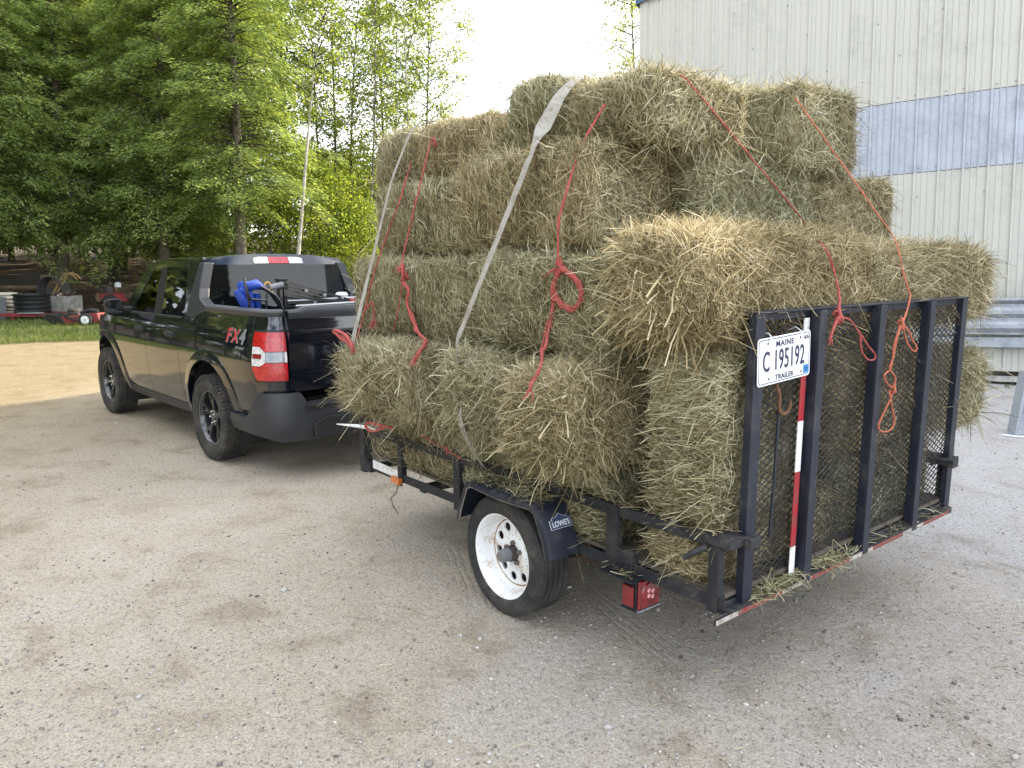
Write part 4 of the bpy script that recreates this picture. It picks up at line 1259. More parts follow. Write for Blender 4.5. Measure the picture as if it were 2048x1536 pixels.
loose('loose_straw', 'wisps of straw lying along the near top rail', 320, on_rail, .07, flat=.2)
def on_lamp(n): return np.stack([.38 + .17 * rg.random(n), -.10 + .16 * rg.random(n), .432 + .012 * rg.random(n)], 1)
loose('loose_straw', 'wisps of straw on the bracket above the near tail lamp', 60, on_lamp, .06, flat=.2)
def on_ground(n): return np.stack([-1.2 + 4.6 * rg.random(n), .9 - 3.6 * rg.random(n), .004 + .004 * rg.random(n)], 1)
loose('loose_straw', 'sparse bits of straw fallen on the ground round the trailer', 420, on_ground, .05, .0014, .05)
# ------------------------------------------------------------------ pickup truck
M['paint'] = simple('black_car_paint', (.003, .0045, .010), 0.10, coat=1.0, var=.05, scale=3)
M['plastic'] = simple('dark_grey_trim', (.026, .028, .034), 0.42, var=.1, scale=30, bump=.08, bscale=700)
M['black_plastic'] = simple('black_trim', (.012, .012, .013), 0.5, var=.15, scale=20)
M['glass_dark'] = simple('privacy_glass', (.003, .004, .005), 0.015, coat=0.0, var=0)
M['alloy'] = simple('black_alloy', (.022, .023, .026), 0.22, coat=.8)
M['alloy_edge'] = simple('machined_edge', (.34, .345, .35), 0.3, metal=.6)
M['chrome'] = simple('bright_metal', (.6, .6, .6), 0.15, metal=1.0)
M['cloth'] = simple('grey_seat_cloth', (.34, .32, .29), 0.9)
M['badge_red'] = simple('badge_red', (.50, .03, .04), 0.4)
M['badge_grey'] = simple('badge_grey', (.24, .245, .255), 0.35)
M['seam'] = simple('panel_gap', (.0015, .0015, .0015), 0.9, var=0)
def glass_mat():
    m, nt, b = new_mat('window_glass')
    out = nt.nodes['Material Output']; nt.nodes.remove(b)
    tr = N(nt, 'ShaderNodeBsdfTransparent'); tr.inputs['Color'].default_value = (.72, .76, .75, 1)
    gl = N(nt, 'ShaderNodeBsdfGlossy', Roughness=.01)
    fr = N(nt, 'ShaderNodeFresnel', IOR=1.5)
    mx = N(nt, 'ShaderNodeMixShader')
    nt.links.new(fr.outputs[0], mx.inputs[0]); nt.links.new(tr.outputs[0], mx.inputs[1]); nt.links.new(gl.outputs[0], mx.inputs[2])
    nt.links.new(mx.outputs[0], out.inputs['Surface'])
    return m
M['glass'] = glass_mat()

QX, QY, QA = -1.9852, 7.0558, 2.3274
c0, s0 = math.cos(QA), math.sin(QA)
truck = empty('pickup_truck', (QX - s0 * -.05, QY + c0 * -.05, 0), QA, 'black four-door pickup truck with red tail lamps parked ahead of the hay trailer', 'pickup truck')
BW = .925
WB = 2.85
TRR = .372
def lerp_pts(pts, z):
    if z <= pts[0][0]: return pts[0][1]
    for (a, va), (b_, vb) in zip(pts, pts[1:]):
        if z <= b_:
            t = (z - a) / (b_ - a); t = t * t * (3 - 2 * t) * .35 + t * .65
            return va + (vb - va) * t
    return pts[-1][1]
INSET = [(.28, .100), (.36, .070), (.46, .040), (.60, .016), (.75, .004), (.86, .0), (.94, .004), (1.02, .014), (1.10, .028), (1.18, .048), (1.22, .062), (1.32, .085)]
def inset(z): return lerp_pts(INSET, z)
PLAN = [(3.62, .60), (3.55, .72), (3.40, .83), (3.15, .895), (2.75, .918), (2.30, BW), (1.5, BW + .004), (.645, BW), (.2, BW), (-.30, .922), (-.60, .915), (-.78, .902), (-.90, .876), (-.975, .83), (-1.020, .775), (-1.045, .72), (-1.055, .66)]
def catmull(pts, n=24):
    out = []
    P_ = [Vector(p) for p in pts]
    P_ = [P_[0] * 2 - P_[1]] + P_ + [P_[-1] * 2 - P_[-2]]
    for i in range(1, len(P_) - 2):
        for k in range(n):
            t = k / n
            a, b_, c_, d_ = P_[i - 1:i + 3]
            out.append(.5 * ((2 * b_) + (c_ - a) * t + (2 * a - 5 * b_ + 4 * c_ - d_) * t * t + (3 * b_ - a - 3 * c_ + d_) * t ** 3))
    out.append(P_[-2])
    return out
PL = catmull(PLAN, 16)
ARC = [0.0]
for a, b_ in zip(PL, PL[1:]): ARC.append(ARC[-1] + (b_ - a).length)
def s_of(x=None, y=None):
    """arc position on the plan line where x (side) or y (rear, beyond the corner) is reached"""
    if x is not None:
        for i in range(len(PL) - 1):
            if PL[i].x >= x >= PL[i + 1].x:
                t = (PL[i].x - x) / max(1e-9, PL[i].x - PL[i + 1].x); return ARC[i] + t * (ARC[i + 1] - ARC[i])
    for i in range(len(PL) - 1, 0, -1):
        if PL[i].y <= y <= PL[i - 1].y:
            t = (PL[i - 1].y - y) / max(1e-9, PL[i - 1].y - PL[i].y); return ARC[i - 1] + t * (ARC[i] - ARC[i - 1])
    return ARC[-1]
def plan(s):
    s = min(max(s, 0), ARC[-1])
    lo, hi = 0, len(ARC) - 1
    while hi - lo > 1:
        m_ = (lo + hi) // 2
        if ARC[m_] <= s: lo = m_
        else: hi = m_
    t = (s - ARC[lo]) / (ARC[hi] - ARC[lo])
    p = PL[lo].lerp(PL[hi], t)
    e = .03
    def raw(q):
        q = min(max(q, 0), ARC[-1])
        lo, hi = 0, len(ARC) - 1
        while hi - lo > 1:
            m_ = (lo + hi) // 2
            if ARC[m_] <= q: lo = m_
            else: hi = m_
        return PL[lo].lerp(PL[hi], (q - ARC[lo]) / (ARC[hi] - ARC[lo]))
    d_ = raw(s + e) - raw(s - e); d_.normalize()
    return p, Vector((d_.y, -d_.x)) * 1.0        # inward normal fixed below
def body_pt(s, z, off=0.0, sgn=1):
    p, n = plan(s)
    n = Vector((n.x, n.y))
    if n.dot(Vector((1.2 - p.x, -p.y))) < 0: n = -n
    q = p + n * (inset(z) - off)
    return Vector((q.x, sgn * q.y, z)), Vector((n.x, sgn * n.y, 0))
def body_patch(name, s0_, s1_, zb, zt, mat, parent, nu, nv, sgn, off=0.0, thick=.03, arch=None, smooth=30, cut=.505):
    """s0_/s1_ may depend on z fraction, zb/zt on u"""
    fs0 = s0_ if callable(s0_) else (lambda v: s0_)
    fs1 = s1_ if callable(s1_) else (lambda v: s1_)
    fzb = zb if callable(zb) else (lambda s: zb)
    fzt = zt if callable(zt) else (lambda s: zt)
    def fo(u, v):
        s = fs0(v) + (fs1(v) - fs0(v)) * u
        z = fzb(s) + (fzt(s) - fzb(s)) * v
        return body_pt(s, z, off, sgn)
    mb = MB(); mb.slab(fo, thick, nu, nv)
    o = mb.build(name, mat, parent)
    if arch is not None:
        cy = MB(); cy.lathe([(.4, 0), (.4, cut), (1.2, cut), (1.2, 0)], 72, 'Y', (arch, 0, TRR + .002))
        if sgn < 0:
            cy.v = [(x, -y, z) for x, y, z in cy.v]
        cu = cy.build('cut', mat, None)
        cu.matrix_world = truck.matrix_world if False else Matrix.Identity(4)
        par = o.parent; o.parent = None
        boolean(o, cu)
        o.parent = par
        bpy.data.objects.remove(cu)
    smooth_mesh(o.data, smooth)
    return o
E_SIDE = .003
def yg(z): return (BW - .060) - (z - 1.20) * .31       # leaning side of the cab
def cab_poly(mb, poly, off=0.0, thick=.03, sgn=1, mat=None):
    mb.prism(poly, lambda x, z: (x, sgn * (yg(z) + off), z), lambda x, z: (x, sgn * (yg(z) + off - thick), z), mat)

for sgn in (1, -1):
    # rear quarter from the cab back to the tailgate gap
    def zb_q(s):
        p, _ = plan(s); x = p.x
        if x > -.45: return .40
        if p.y < .86 or x < -.93: return .705
        if x > -.77: return .480
        return .48 + (-.77 - x) / .16 * .225
    def zt_q(s):
        p, _ = plan(s); x = p.x
        return 1.195 if x > .44 else (1.195 + (.44 - x) / .34 * .10 if x > .10 else 1.295)
    sq0 = s_of(x=.642)
    q = body_patch('rear_quarter_panel', sq0, s_of(y=.698), zb_q, zt_q, M['paint'], truck, 90, 26, sgn, arch=0.0)
    # doors
    zlow = lambda s: .405
    sd0, sd1 = s_of(x=1.506), s_of(x=.648)
    rd = body_patch('rear_door', sd0, sd1, zlow, 1.195, M['paint'], truck, 24, 26, sgn)
    fd = body_patch('front_door', lambda v: s_of(x=2.385 + .11 * min(1, v * 1.6)), s_of(x=1.512), zlow, 1.190, M['paint'], truck, 28, 26, sgn)
    fe = body_patch('front_fender', s_of(y=None, x=3.50), lambda v: s_of(x=2.391 + .11 * min(1, v * 1.6)), .42, lambda s: 1.185 - .10 * max(0, (2.5 - s) / 2.2), M['paint'], truck, 60, 26, sgn, arch=WB)
    # dark inner skin so the gaps read as gaps
    mb = MB(); mb.slab(lambda u, v: body_pt(s_of(x=2.6) + (s_of(x=.55) - s_of(x=2.6)) * u, .42 + .74 * v, -.034, sgn), .02, 12, 8)
    mb.build('door_frame', M['seam'], truck)
    # arch flares
    for cx, nm in ((0.0, 'wheel_arch'), (WB, 'wheel_arch')):
        sx_ = s_of(x=cx)
        a0, a1 = (R(-4), R(184))
        def fl_(u, v, cx=cx):
            a = a0 + (a1 - a0) * u
            r = .502 + .100 * v
            x, z = cx + r * math.cos(a), TRR + .002 + r * math.sin(a)
            bulge = .016 * (1 - v) ** .5 + .0035 if v < 1 else -.004
            return body_pt(s_of(x=min(max(x, -1.0), 3.5)), z, bulge, sgn)
        mb = MB(); mb.slab(fl_, .03, 64, 8); mb.build(nm, M['paint'], truck, smooth=40)
        mb = MB()
        n_ = 40
        vs = []
        for i in range(n_ + 1):
            a = R(-20) + R(220) * i / n_
            for yy in (BW - .05, .52): vs.append((cx + .515 * math.cos(a), sgn * yy, TRR + .515 * math.sin(a)))
        mb.add(vs, [(2 * i, 2 * i + 2, 2 * i + 3, 2 * i + 1) for i in range(n_)])
        for i in range(n_): pass
        mb.build('wheel_liner', M['black_plastic'], truck, smooth=60, fix=False)
    # rocker
    mb = MB(); mb.slab(lambda u, v: body_pt(s_of(x=2.40) + (s_of(x=.50) - s_of(x=2.40)) * u, .315 + .092 * v, .006, sgn), .06, 16, 6)
    mb.build('rocker_trim', M['plastic'], truck, smooth=40)
    # handles
    for x, d in ((1.72, fd), (.88, rd)):
        s_ = s_of(x=x)
        mb = MB(); mb.slab(lambda u, v: body_pt(s_ + .20 * (u - .5), 1.045 + .036 * (v - .5) * (1 - .5 * abs(u - .5)), .030 - .018 * (2 * abs(u - .5)) ** 3, sgn), .024, 10, 4)
        mb.slab(lambda u, v: body_pt(s_ + .16 * (u - .5), 1.035 + .06 * (v - .5), .002, sgn), .006, 6, 4)
        mb.build('door_handle', M['plastic'], d, smooth=40)
    # side glass and cab frame
    mb = MB()
    cab_poly(mb, [(.42, 1.19), (.593, 1.195), (.612, 1.232), (.800, 1.646), (.800, 1.742), (.50, 1.742)], sgn=sgn)
    cab_poly(mb, [(.801, 1.742), (.801, 1.648), (1.34, 1.650), (1.47, 1.639), (1.70, 1.630), (1.86, 1.690), (1.62, 1.722), (1.2, 1.742)], sgn=sgn)
    cab_poly(mb, [(2.34, 1.165), (2.06, 1.192), (1.685, 1.634), (1.78, 1.712), (1.885, 1.688)], -.002, sgn=sgn)
    mb.build('cab_pillar', M['paint'], truck, bevel=.006)
    mb = MB(); cab_poly(mb, [(2.06, 1.186), (1.405, 1.199), (1.475, 1.636), (1.70, 1.628)], -.008, .006, sgn)
    mb.build('window', M['glass'], fd)
    mb = MB(); cab_poly(mb, [(1.215, 1.203), (.602, 1.206), (.615, 1.236), (.802, 1.645), (1.342, 1.648)], -.008, .008, sgn)
    mb.build('window', M['glass_dark'], rd)
    mb = MB(); cab_poly(mb, [(1.405, 1.196), (1.215, 1.199), (1.342, 1.651), (1.475, 1.641)], -.003, .02, sgn)
    mb.build('pillar_trim', M['black_plastic'], truck)
    mb = MB(); cab_poly(mb, [(2.08, 1.178), (.652, 1.192), (.654, 1.210), (2.05, 1.196)], .012, .045, sgn)
    mb.build('belt_trim', M['black_plastic'], truck, bevel=.004)
    # plastic buttress behind the cab
    mb = MB()
    mb.prism([(.535, 1.695), (.43, 1.700), (.385, 1.47), (.345, 1.392), (.21, 1.342), (.12, 1.325), (.13, 1.285), (.42, 1.21), (.545, 1.235), (.565, 1.30), (.56, 1.45)],
             lambda x, z: (x, sgn * (yg(z) + .010), z), lambda x, z: (x, sgn * (yg(z) - .085), z))
    mb.build('cab_buttress', M['plastic'], truck, bevel=.010)
    # bed rail cap
    sr0, sr1 = s_of(x=.14), s_of(y=.698)
    def cap(u, v):
        s = sr0 + (sr1 - sr0) * u
        prof = [(0.0, 1.286), (-.004, 1.320), (.012, 1.337), (.045, 1.342), (.10, 1.338), (.105, 1.30)]
        k = v * (len(prof) - 1); i = min(int(k), len(prof) - 2); t = k - i
        o_, z = prof[i][0] + (prof[i + 1][0] - prof[i][0]) * t, prof[i][1] + (prof[i + 1][1] - prof[i][1]) * t
        p, n = body_pt(s, 1.30, -o_ + .004, sgn)
        p.z = z
        return p, Vector((0, 0, -1)) * .5 + n * .3
    mb = MB(); mb.slab(cap, .012, 48, 10); mb.build('bed_rail_cap', M['plastic'], truck, smooth=40)
    # tail lamp wrapping round the corner
    sA, sB = s_of(x=-.835), s_of(y=.702)
    hous = body_patch('tail_lamp', lambda v: sA - .012 + .06 * max(0, .35 - v) * 2, sB, .785, 1.185, M['black_plastic'], truck, 60, 12, sgn, off=.002, thick=.05)
    def zone(nm, mat, u0, u1, zb, zt, off=.014, bevel=0):
        def fo(u, v):
            uu = (u0(v) if callable(u0) else u0) + ((u1(v) if callable(u1) else u1) - (u0(v) if callable(u0) else u0)) * u
            s = sA + (sB - sA) * uu
            z = (zb(uu) if callable(zb) else zb) + ((zt(uu) if callable(zt) else zt) - (zb(uu) if callable(zb) else zb)) * v
            return body_pt(s, z, off, sgn)
        mb = MB(); mb.slab(fo, .02, 48, 8); return mb.build(nm, mat, hous, smooth=40)
    zone('red_lens', M['red_lens'], lambda v: .02 + .05 * v * 0, .985, lambda u: 1.062 if u < .28 else (1.062 - (u - .28) * .28 if u < .42 else 1.023), 1.170)
    zone('red_lens', M['red_lens'], lambda v: .03 + .16 * (1 - v), .985, .797, lambda u: .905 if u < .30 else (.905 + (u - .30) * .22 if u < .44 else .936))
    zone('white_lens', M['clear_lens'], .02, .44, lambda u: .909 if u < .30 else .909 + (u - .30) * .20, lambda u: 1.058 if u < .28 else 1.058 - (u - .28) * .26, .012)
    zone('reverse_lamp', M['lamp_grey'], .445, .93, .940, 1.019, .012)
    zone('reverse_lamp_frame', M['clear_lens'], .93, .985, .938, 1.021, .0125)
    zone('side_reflector', M['red_deep'], .06, .34, .968, 1.004, .017)
    # mirror
    mb = MB()
    mb.prism([(-.10, -.07), (-.085, .045), (-.05, .075), (.07, .07), (.10, .04), (.085, -.065), (.05, -.085), (-.07, -.085)], lambda a, c: (2.03 + .04 * abs(a), sgn * (1.035 + a), 1.255 + c), lambda a, c: (2.15 - 1.5 * abs(a) * .25, sgn * (1.035 + a * .85), 1.255 + c * .85))
    mb.prism([(-.02, -.02), (.12, -.03), (.12, .03), (-.02, .02)], lambda a, c: (2.08, sgn * (.84 + a), 1.215 + c), lambda a, c: (2.14, sgn * (.84 + a), 1.215 + c))
    mir = mb.build('mirror', M['black_plastic'], truck, bevel=.014, seg=3)
    mb = MB(); mb.prism([(-.085, -.062), (-.075, .042), (-.045, .062), (.062, .058), (.085, .032), (.075, -.058), (.045, -.07), (-.06, -.07)], lambda a, c: (2.026 + .04 * abs(a), sgn * (1.035 + a), 1.255 + c), lambda a, c: (2.034 + .04 * abs(a), sgn * (1.035 + a), 1.255 + c))
    mb.build('mirror_glass', M['glass_dark'], mir)
    # badge on the rear quarter
    if True:
        s1 = s_of(x=-.555); p, n = body_pt(s1, 1.115, .003, sgn)
        p2, _ = body_pt(s1, 1.16, .003, sgn)
        up = (p2 - p).normalized()
        e1 = Vector((-1, 0, 0)) * sgn if sgn > 0 else Vector((1, 0, 0))
        e1 = (e1 - up * e1.dot(up)).normalized(); e3 = e1.cross(up)
        Bm = Matrix(((e1.x, up.x, e3.x, p.x), (e1.y, up.y, e3.y, p.y), (e1.z, up.z, e3.z, p.z), (0, 0, 0, 1)))
        mb = MB()
        for ch, xo, mt in (('F', -.135, 0), ('X', -.01, 0), ('4', .115, 1)):
            mb.text(ch, Bm @ Matrix.Translation((xo, .0, -.0005)), .165 if ch != 'X' else .15, .001, .0065, 1.12, 1, shear=.12)
            if mt == 0: mb.text(ch, Bm @ Matrix.Translation((xo, .0, .002)), .165 if ch != 'X' else .15, .001, .001, 1.12, 0, shear=.12)
            else: mb.text(ch, Bm @ Matrix.Translation((xo, .0, .002)), .165, .001, -.0015, 1.12, 2, shear=.12)
        mb.text('OFF ROAD', Bm @ Matrix.Translation((.105, -.088, .001)), .030, .0006, .0004, 1.05, 1)
        mb.build('badge', [M['badge_red'], M['badge_grey'], M['grey_plastic']], q, fix=False)
        mb = MB()
        s2 = s_of(x=.14)
        fp = [body_pt(s2 + .085 * math.copysign(abs(math.cos(t)) ** .5, math.cos(t)) + .01 * math.sin(t), 1.085 + .075 * math.copysign(abs(math.sin(t)) ** .5, math.sin(t)), .0022, sgn)[0] for t in [2 * PI * k / 48 for k in range(49)]]
        if sgn > 0:
            mb.tube(fp, .0022, 4, False); mb.build('fuel_door', M['seam'], q, smooth=60)
    # inner bed wall
    mb = MB(); mb.span((-.94, sgn * .66, .74), (.36, sgn * .72, 1.30)); mb.build('bed_wall', M['black_plastic'], truck)

# tailgate
def tg(u, v):
    y = .690 - 1.380 * u
    z = .700 + .590 * v
    x = -1.058 - .022 * (1 - (y / .69) ** 2) - (.014 * math.exp(-((v - .80) / .10) ** 2)) + .020 * max(0, (.25 - v) / .25)
    return Vector((x, y, z)), Vector((1, 0, 0))
mb = MB(); mb.slab(tg, .05, 30, 30); tgo = mb.build('tailgate', M['paint'], truck, smooth=40)
def tgc(u, v):
    y = .690 - 1.380 * u
    rise = .022 * min(1, max(0, (.60 - abs(y)) / .06))
    prof = [(-.014, 1.285), (-.016, 1.322 + rise * .6), (.0, 1.340 + rise), (.05, 1.342 + rise), (.075, 1.332), (.075, 1.29)]
    k = v * 5; i = min(int(k), 4); t = k - i
    o_, z = prof[i][0] + (prof[i + 1][0] - prof[i][0]) * t, prof[i][1] + (prof[i + 1][1] - prof[i][1]) * t
    return Vector((-1.058 - .022 * (1 - (y / .69) ** 2) + o_, y, z)), Vector((.2, 0, -.9))
mb = MB(); mb.slab(tgc, .012, 40, 10); mb.build('tailgate_cap', M['plastic'], tgo, smooth=40)
mb = MB()
mb.lathe([(-1.092, 0), (-1.092, .052), (-1.088, .060), (-1.07, .062)], 40, 'X', (0, 0, 0))
mb.v = [(x, y * 1.5, z * .72 + 1.0) for x, y, z in mb.v]
mb.build('emblem', M['decal_blue'], tgo, smooth=40)
# bumper: painted plastic wrap with a step
BPLAN = [(-.44, .905), (-.62, .915), (-.80, .912), (-.92, .895), (-1.02, .845), (-1.085, .76), (-1.125, .62), (-1.15, .40), (-1.16, .0)]
BPL = catmull([Vector(p) for p in BPLAN], 10)
BPL = BPL + [Vector((p.x, -p.y)) for p in reversed(BPL[:-1])]
def bump(u, v):
    k = u * (len(BPL) - 1); i = min(int(k), len(BPL) - 2); t = k - i
    p = BPL[i].lerp(BPL[i + 1], t)
    d_ = (BPL[min(i + 2, len(BPL) - 1)] - BPL[max(i - 1, 0)]).normalized()
    n = Vector((-d_.y, d_.x))
    if n.dot(Vector((-.3 - p.x, -p.y))) < 0: n = -n
    ay = abs(p.y)
    if p.x > -.92 and ay > .86: zt = .490 if p.x > -.77 else .49 + (-.77 - p.x) / .15 * .21
    else: zt = .70
    zt = min(zt, .70)
    if ay < .640: zt = .70 - .085 * min(1, (.640 - ay) / .045)
    zb = .315 + .04 * max(0, (ay - .8) / .1)
    z = zb + (zt - zb) * v
    bul = .020 * math.sin(PI * min(1, max(0, (z - .30) / .42))) - .05 * max(0, (.42 - z) / .12) * .4
    q = p - n * bul
    return Vector((q.x, q.y, z)), Vector((n.x, n.y, 0))
mb = MB(); mb.slab(bump, .05, 120, 14); bo = mb.build('rear_bumper', M['plastic'], truck, smooth=40)
mb = MB(); mb.span((-1.19, -.62, .585), (-1.02, .62, .606)); 
for k in range(12): mb.span((-1.185 + k * .013, -.60, .606), (-1.179 + k * .013, .60, .611))
mb.build('bumper_step', M['black_plastic'], bo, bevel=.003)
def pad(u, v):
    y = .56 - 1.12 * u
    z = .335 + (.165 - .05 * max(0, (abs(y) - .47) / .09)) * v
    x = -1.212 + .03 * (abs(y) / .56) ** 2 + .010 * v
    return Vector((x, y, z)), Vector((1, 0, 0))
mb = MB(); mb.slab(pad, .08, 20, 6); mb.build('bumper_pad', M['black_plastic'], bo, bevel=.008)
mb = MB(); mb.span((-1.30, -.035, .395), (-1.0, .035, .46)); mb.lathe([(.44, .022), (.475, .022), (.50, .03), (.515, .03), (.53, .02), (.54, 0)], 20, 'Z', (-1.31, 0, 0)); mb.span((-1.36, -.03, .43), (-1.26, .03, .445))
mb.build('tow_hitch', M['steel_dark'], truck)
# bed floor, underbody, cab shell
mb = MB(); mb.span((-1.0, -.72, .70), (.36, .72, .74)); mb.build('bed_floor', M['black_plastic'], truck)
mb = MB(); mb.span((-.95, -.50, .34), (3.3, .50, .62)); mb.span((.56, -.84, .36), (2.29, .84, .44)); mb.build('underbody', M['seam'], truck)
mb = MB(); mb.bar((0, -.75, TRR), (0, .75, TRR), .12, .12); mb.bar((WB, -.75, TRR), (WB, .75, TRR), .10, .10); mb.build('axle', M['steel_dark'], truck)
def roof(u, v):
    x = .475 + (1.865 - .475) * u
    y = -.706 + 1.412 * v
    z = 1.738 + .046 * (1 - (y / .706) ** 2) - .035 * max(0, (u - .45) / .55) ** 2 - .006 * max(0, (.15 - u) / .15)
    if abs(y) > .685: z -= .012
    return Vector((x, y, z)), Vector((0, 0, -1))
mb = MB(); mb.slab(roof, .03, 24, 24); ro = mb.build('roof', M['paint'], truck, smooth=40)
mb = MB(); mb.tube([(.60, .0, 1.80), (.575, .0, 1.86), (.53, .0, 1.94)], [.006, .004, .003], 8)
mb.slab(lambda u, v: (Vector((.72 - .16 * u, (v - .5) * .06 * (1 - .3 * u), 1.776 + .036 * u * (1 - (2 * v - 1) ** 2))), Vector((0, 0, -1))), .01, 8, 6)
mb.build('antenna', M['black_plastic'], ro, smooth=40)
# header panel with the high brake lamp, rear window
def hdr(u, v):
    y = .700 - 1.400 * u
    z0 = 1.676; z1 = 1.736 + .046 * (1 - (y / .700) ** 2)
    z = z0 + (z1 - z0) * v
    return Vector((.418 + .055 * v + .03 * (abs(y) / .672) ** 4, y, z)), Vector((1, 0, -.1))
mb = MB(); mb.slab(hdr, .03, 30, 6); hd = mb.build('rear_header', M['paint'], truck, smooth=40)
for y0, y1, mt, nm in ((.25, .105, 'clear_lens', 'cargo_lamp'), (.100, -.100, 'red_lens', 'brake_lamp'), (-.105, -.25, 'clear_lens', 'cargo_lamp')):
    def lampf(u, v):
        y = y0 + (y1 - y0) * u
        z = 1.690 + (.062 - .012 * (abs(y) > .2) * (abs(y) - .2) / .05) * v
        vv = (z - 1.676) / (1.736 + .046 * (1 - (y / .672) ** 2) - 1.676)
        return Vector((.408 + .055 * vv + .03 * (abs(y) / .672) ** 4, y, z)), Vector((1, 0, -.1))
    mb = MB(); mb.slab(lampf, .012, 10, 4); mb.build(nm, M[mt], hd, bevel=.003)
def rgl(u, v):
    hw = .742 - .062 * v
    y = hw - 2 * hw * u
    z = 1.285 + .395 * v
    return Vector((.372 + .044 * v + .02 * (y / .7) ** 2, y, z)), Vector((1, 0, 0))
mb = MB(); mb.slab(rgl, .006, 12, 8); mb.build('rear_window', M['glass_dark'], truck, smooth=60)
mb = MB(); mb.span((.38, -.84, .74), (.44, .84, 1.29)); mb.build('cab_back', M['paint'], truck)
# inside of the cab
mb = MB(); mb.span((.62, -.78, .44), (2.5, .78, .50)); mb.span((2.15, -.80, .9), (2.5, .80, 1.16)); mb.build('dashboard', M['cloth'], truck)
for y in (.38, -.38):
    mb = MB(); mb.span((1.25, y - .25, .5), (1.78, y + .25, .82)); mb.box((1.22, y, 1.08), (.16, .46, .62), (0, R(-14), 0)); mb.box((1.12, y, 1.46), (.10, .24, .16), (0, R(-10), 0)); mb.build('seat', M['cloth'], truck, bevel=.03)
mb = MB(); mb.slab(lambda u, v: (Vector((.50 + 1.30 * u, -.60 + 1.2 * v, 1.700 + .03 * (1 - (2 * v - 1) ** 2) - .02 * u)), Vector((0, 0, 1))), .01, 6, 6); mb.build('headliner', simple('headliner', (.42, .41, .38), .9), truck)
# windscreen, bonnet and nose
def wsc(u, v):
    x = 1.85 + .72 * u
    hw = .66 + .12 * u
    y = -hw + 2 * hw * v
    return Vector((x - .10 * (2 * v - 1) ** 2, y, 1.705 - .53 * u)), Vector((-.5, 0, -.8))
mb = MB(); mb.slab(wsc, .006, 10, 10); mb.build('windscreen', M['glass'], truck, smooth=60)
def hood(u, v):
    x = 2.46 + 1.08 * u
    hw = .855 - .10 * u ** 3
    y = -hw + 2 * hw * v
    return Vector((x - .10 * (2 * v - 1) ** 2 * u, y, 1.185 - .035 * u - .05 * u ** 3 - .03 * (2 * v - 1) ** 4 + .012 * math.cos(6 * (2 * v - 1)))), Vector((0, 0, -1))
mb = MB(); mb.slab(hood, .03, 16, 20); mb.build('bonnet', M['paint'], truck, smooth=40)
mb = MB(); mb.slab(lambda u, v: (Vector((3.56 - .17 * (2 * u - 1) ** 4 + .05 * math.sin(PI * v), -.78 + 1.56 * u, .36 + .70 * v)), Vector((-1, 0, 0))), .06, 24, 10); nose = mb.build('front_bumper', M['paint'], truck, smooth=40)
mb = MB(); mb.slab(lambda u, v: (Vector((3.635 - .04 * (2 * u - 1) ** 2, -.52 + 1.04 * u, .74 + .24 * v)), Vector((-1, 0, 0))), .05, 12, 6); mb.build('grille', M['black_plastic'], nose, bevel=.01)
for y in (.64, -.64):
    mb = MB(); mb.span((3.50, y - .11, .80), (3.605, y + .11, 1.0)); mb.build('headlamp', M['clear_lens'], nose, bevel=.02)

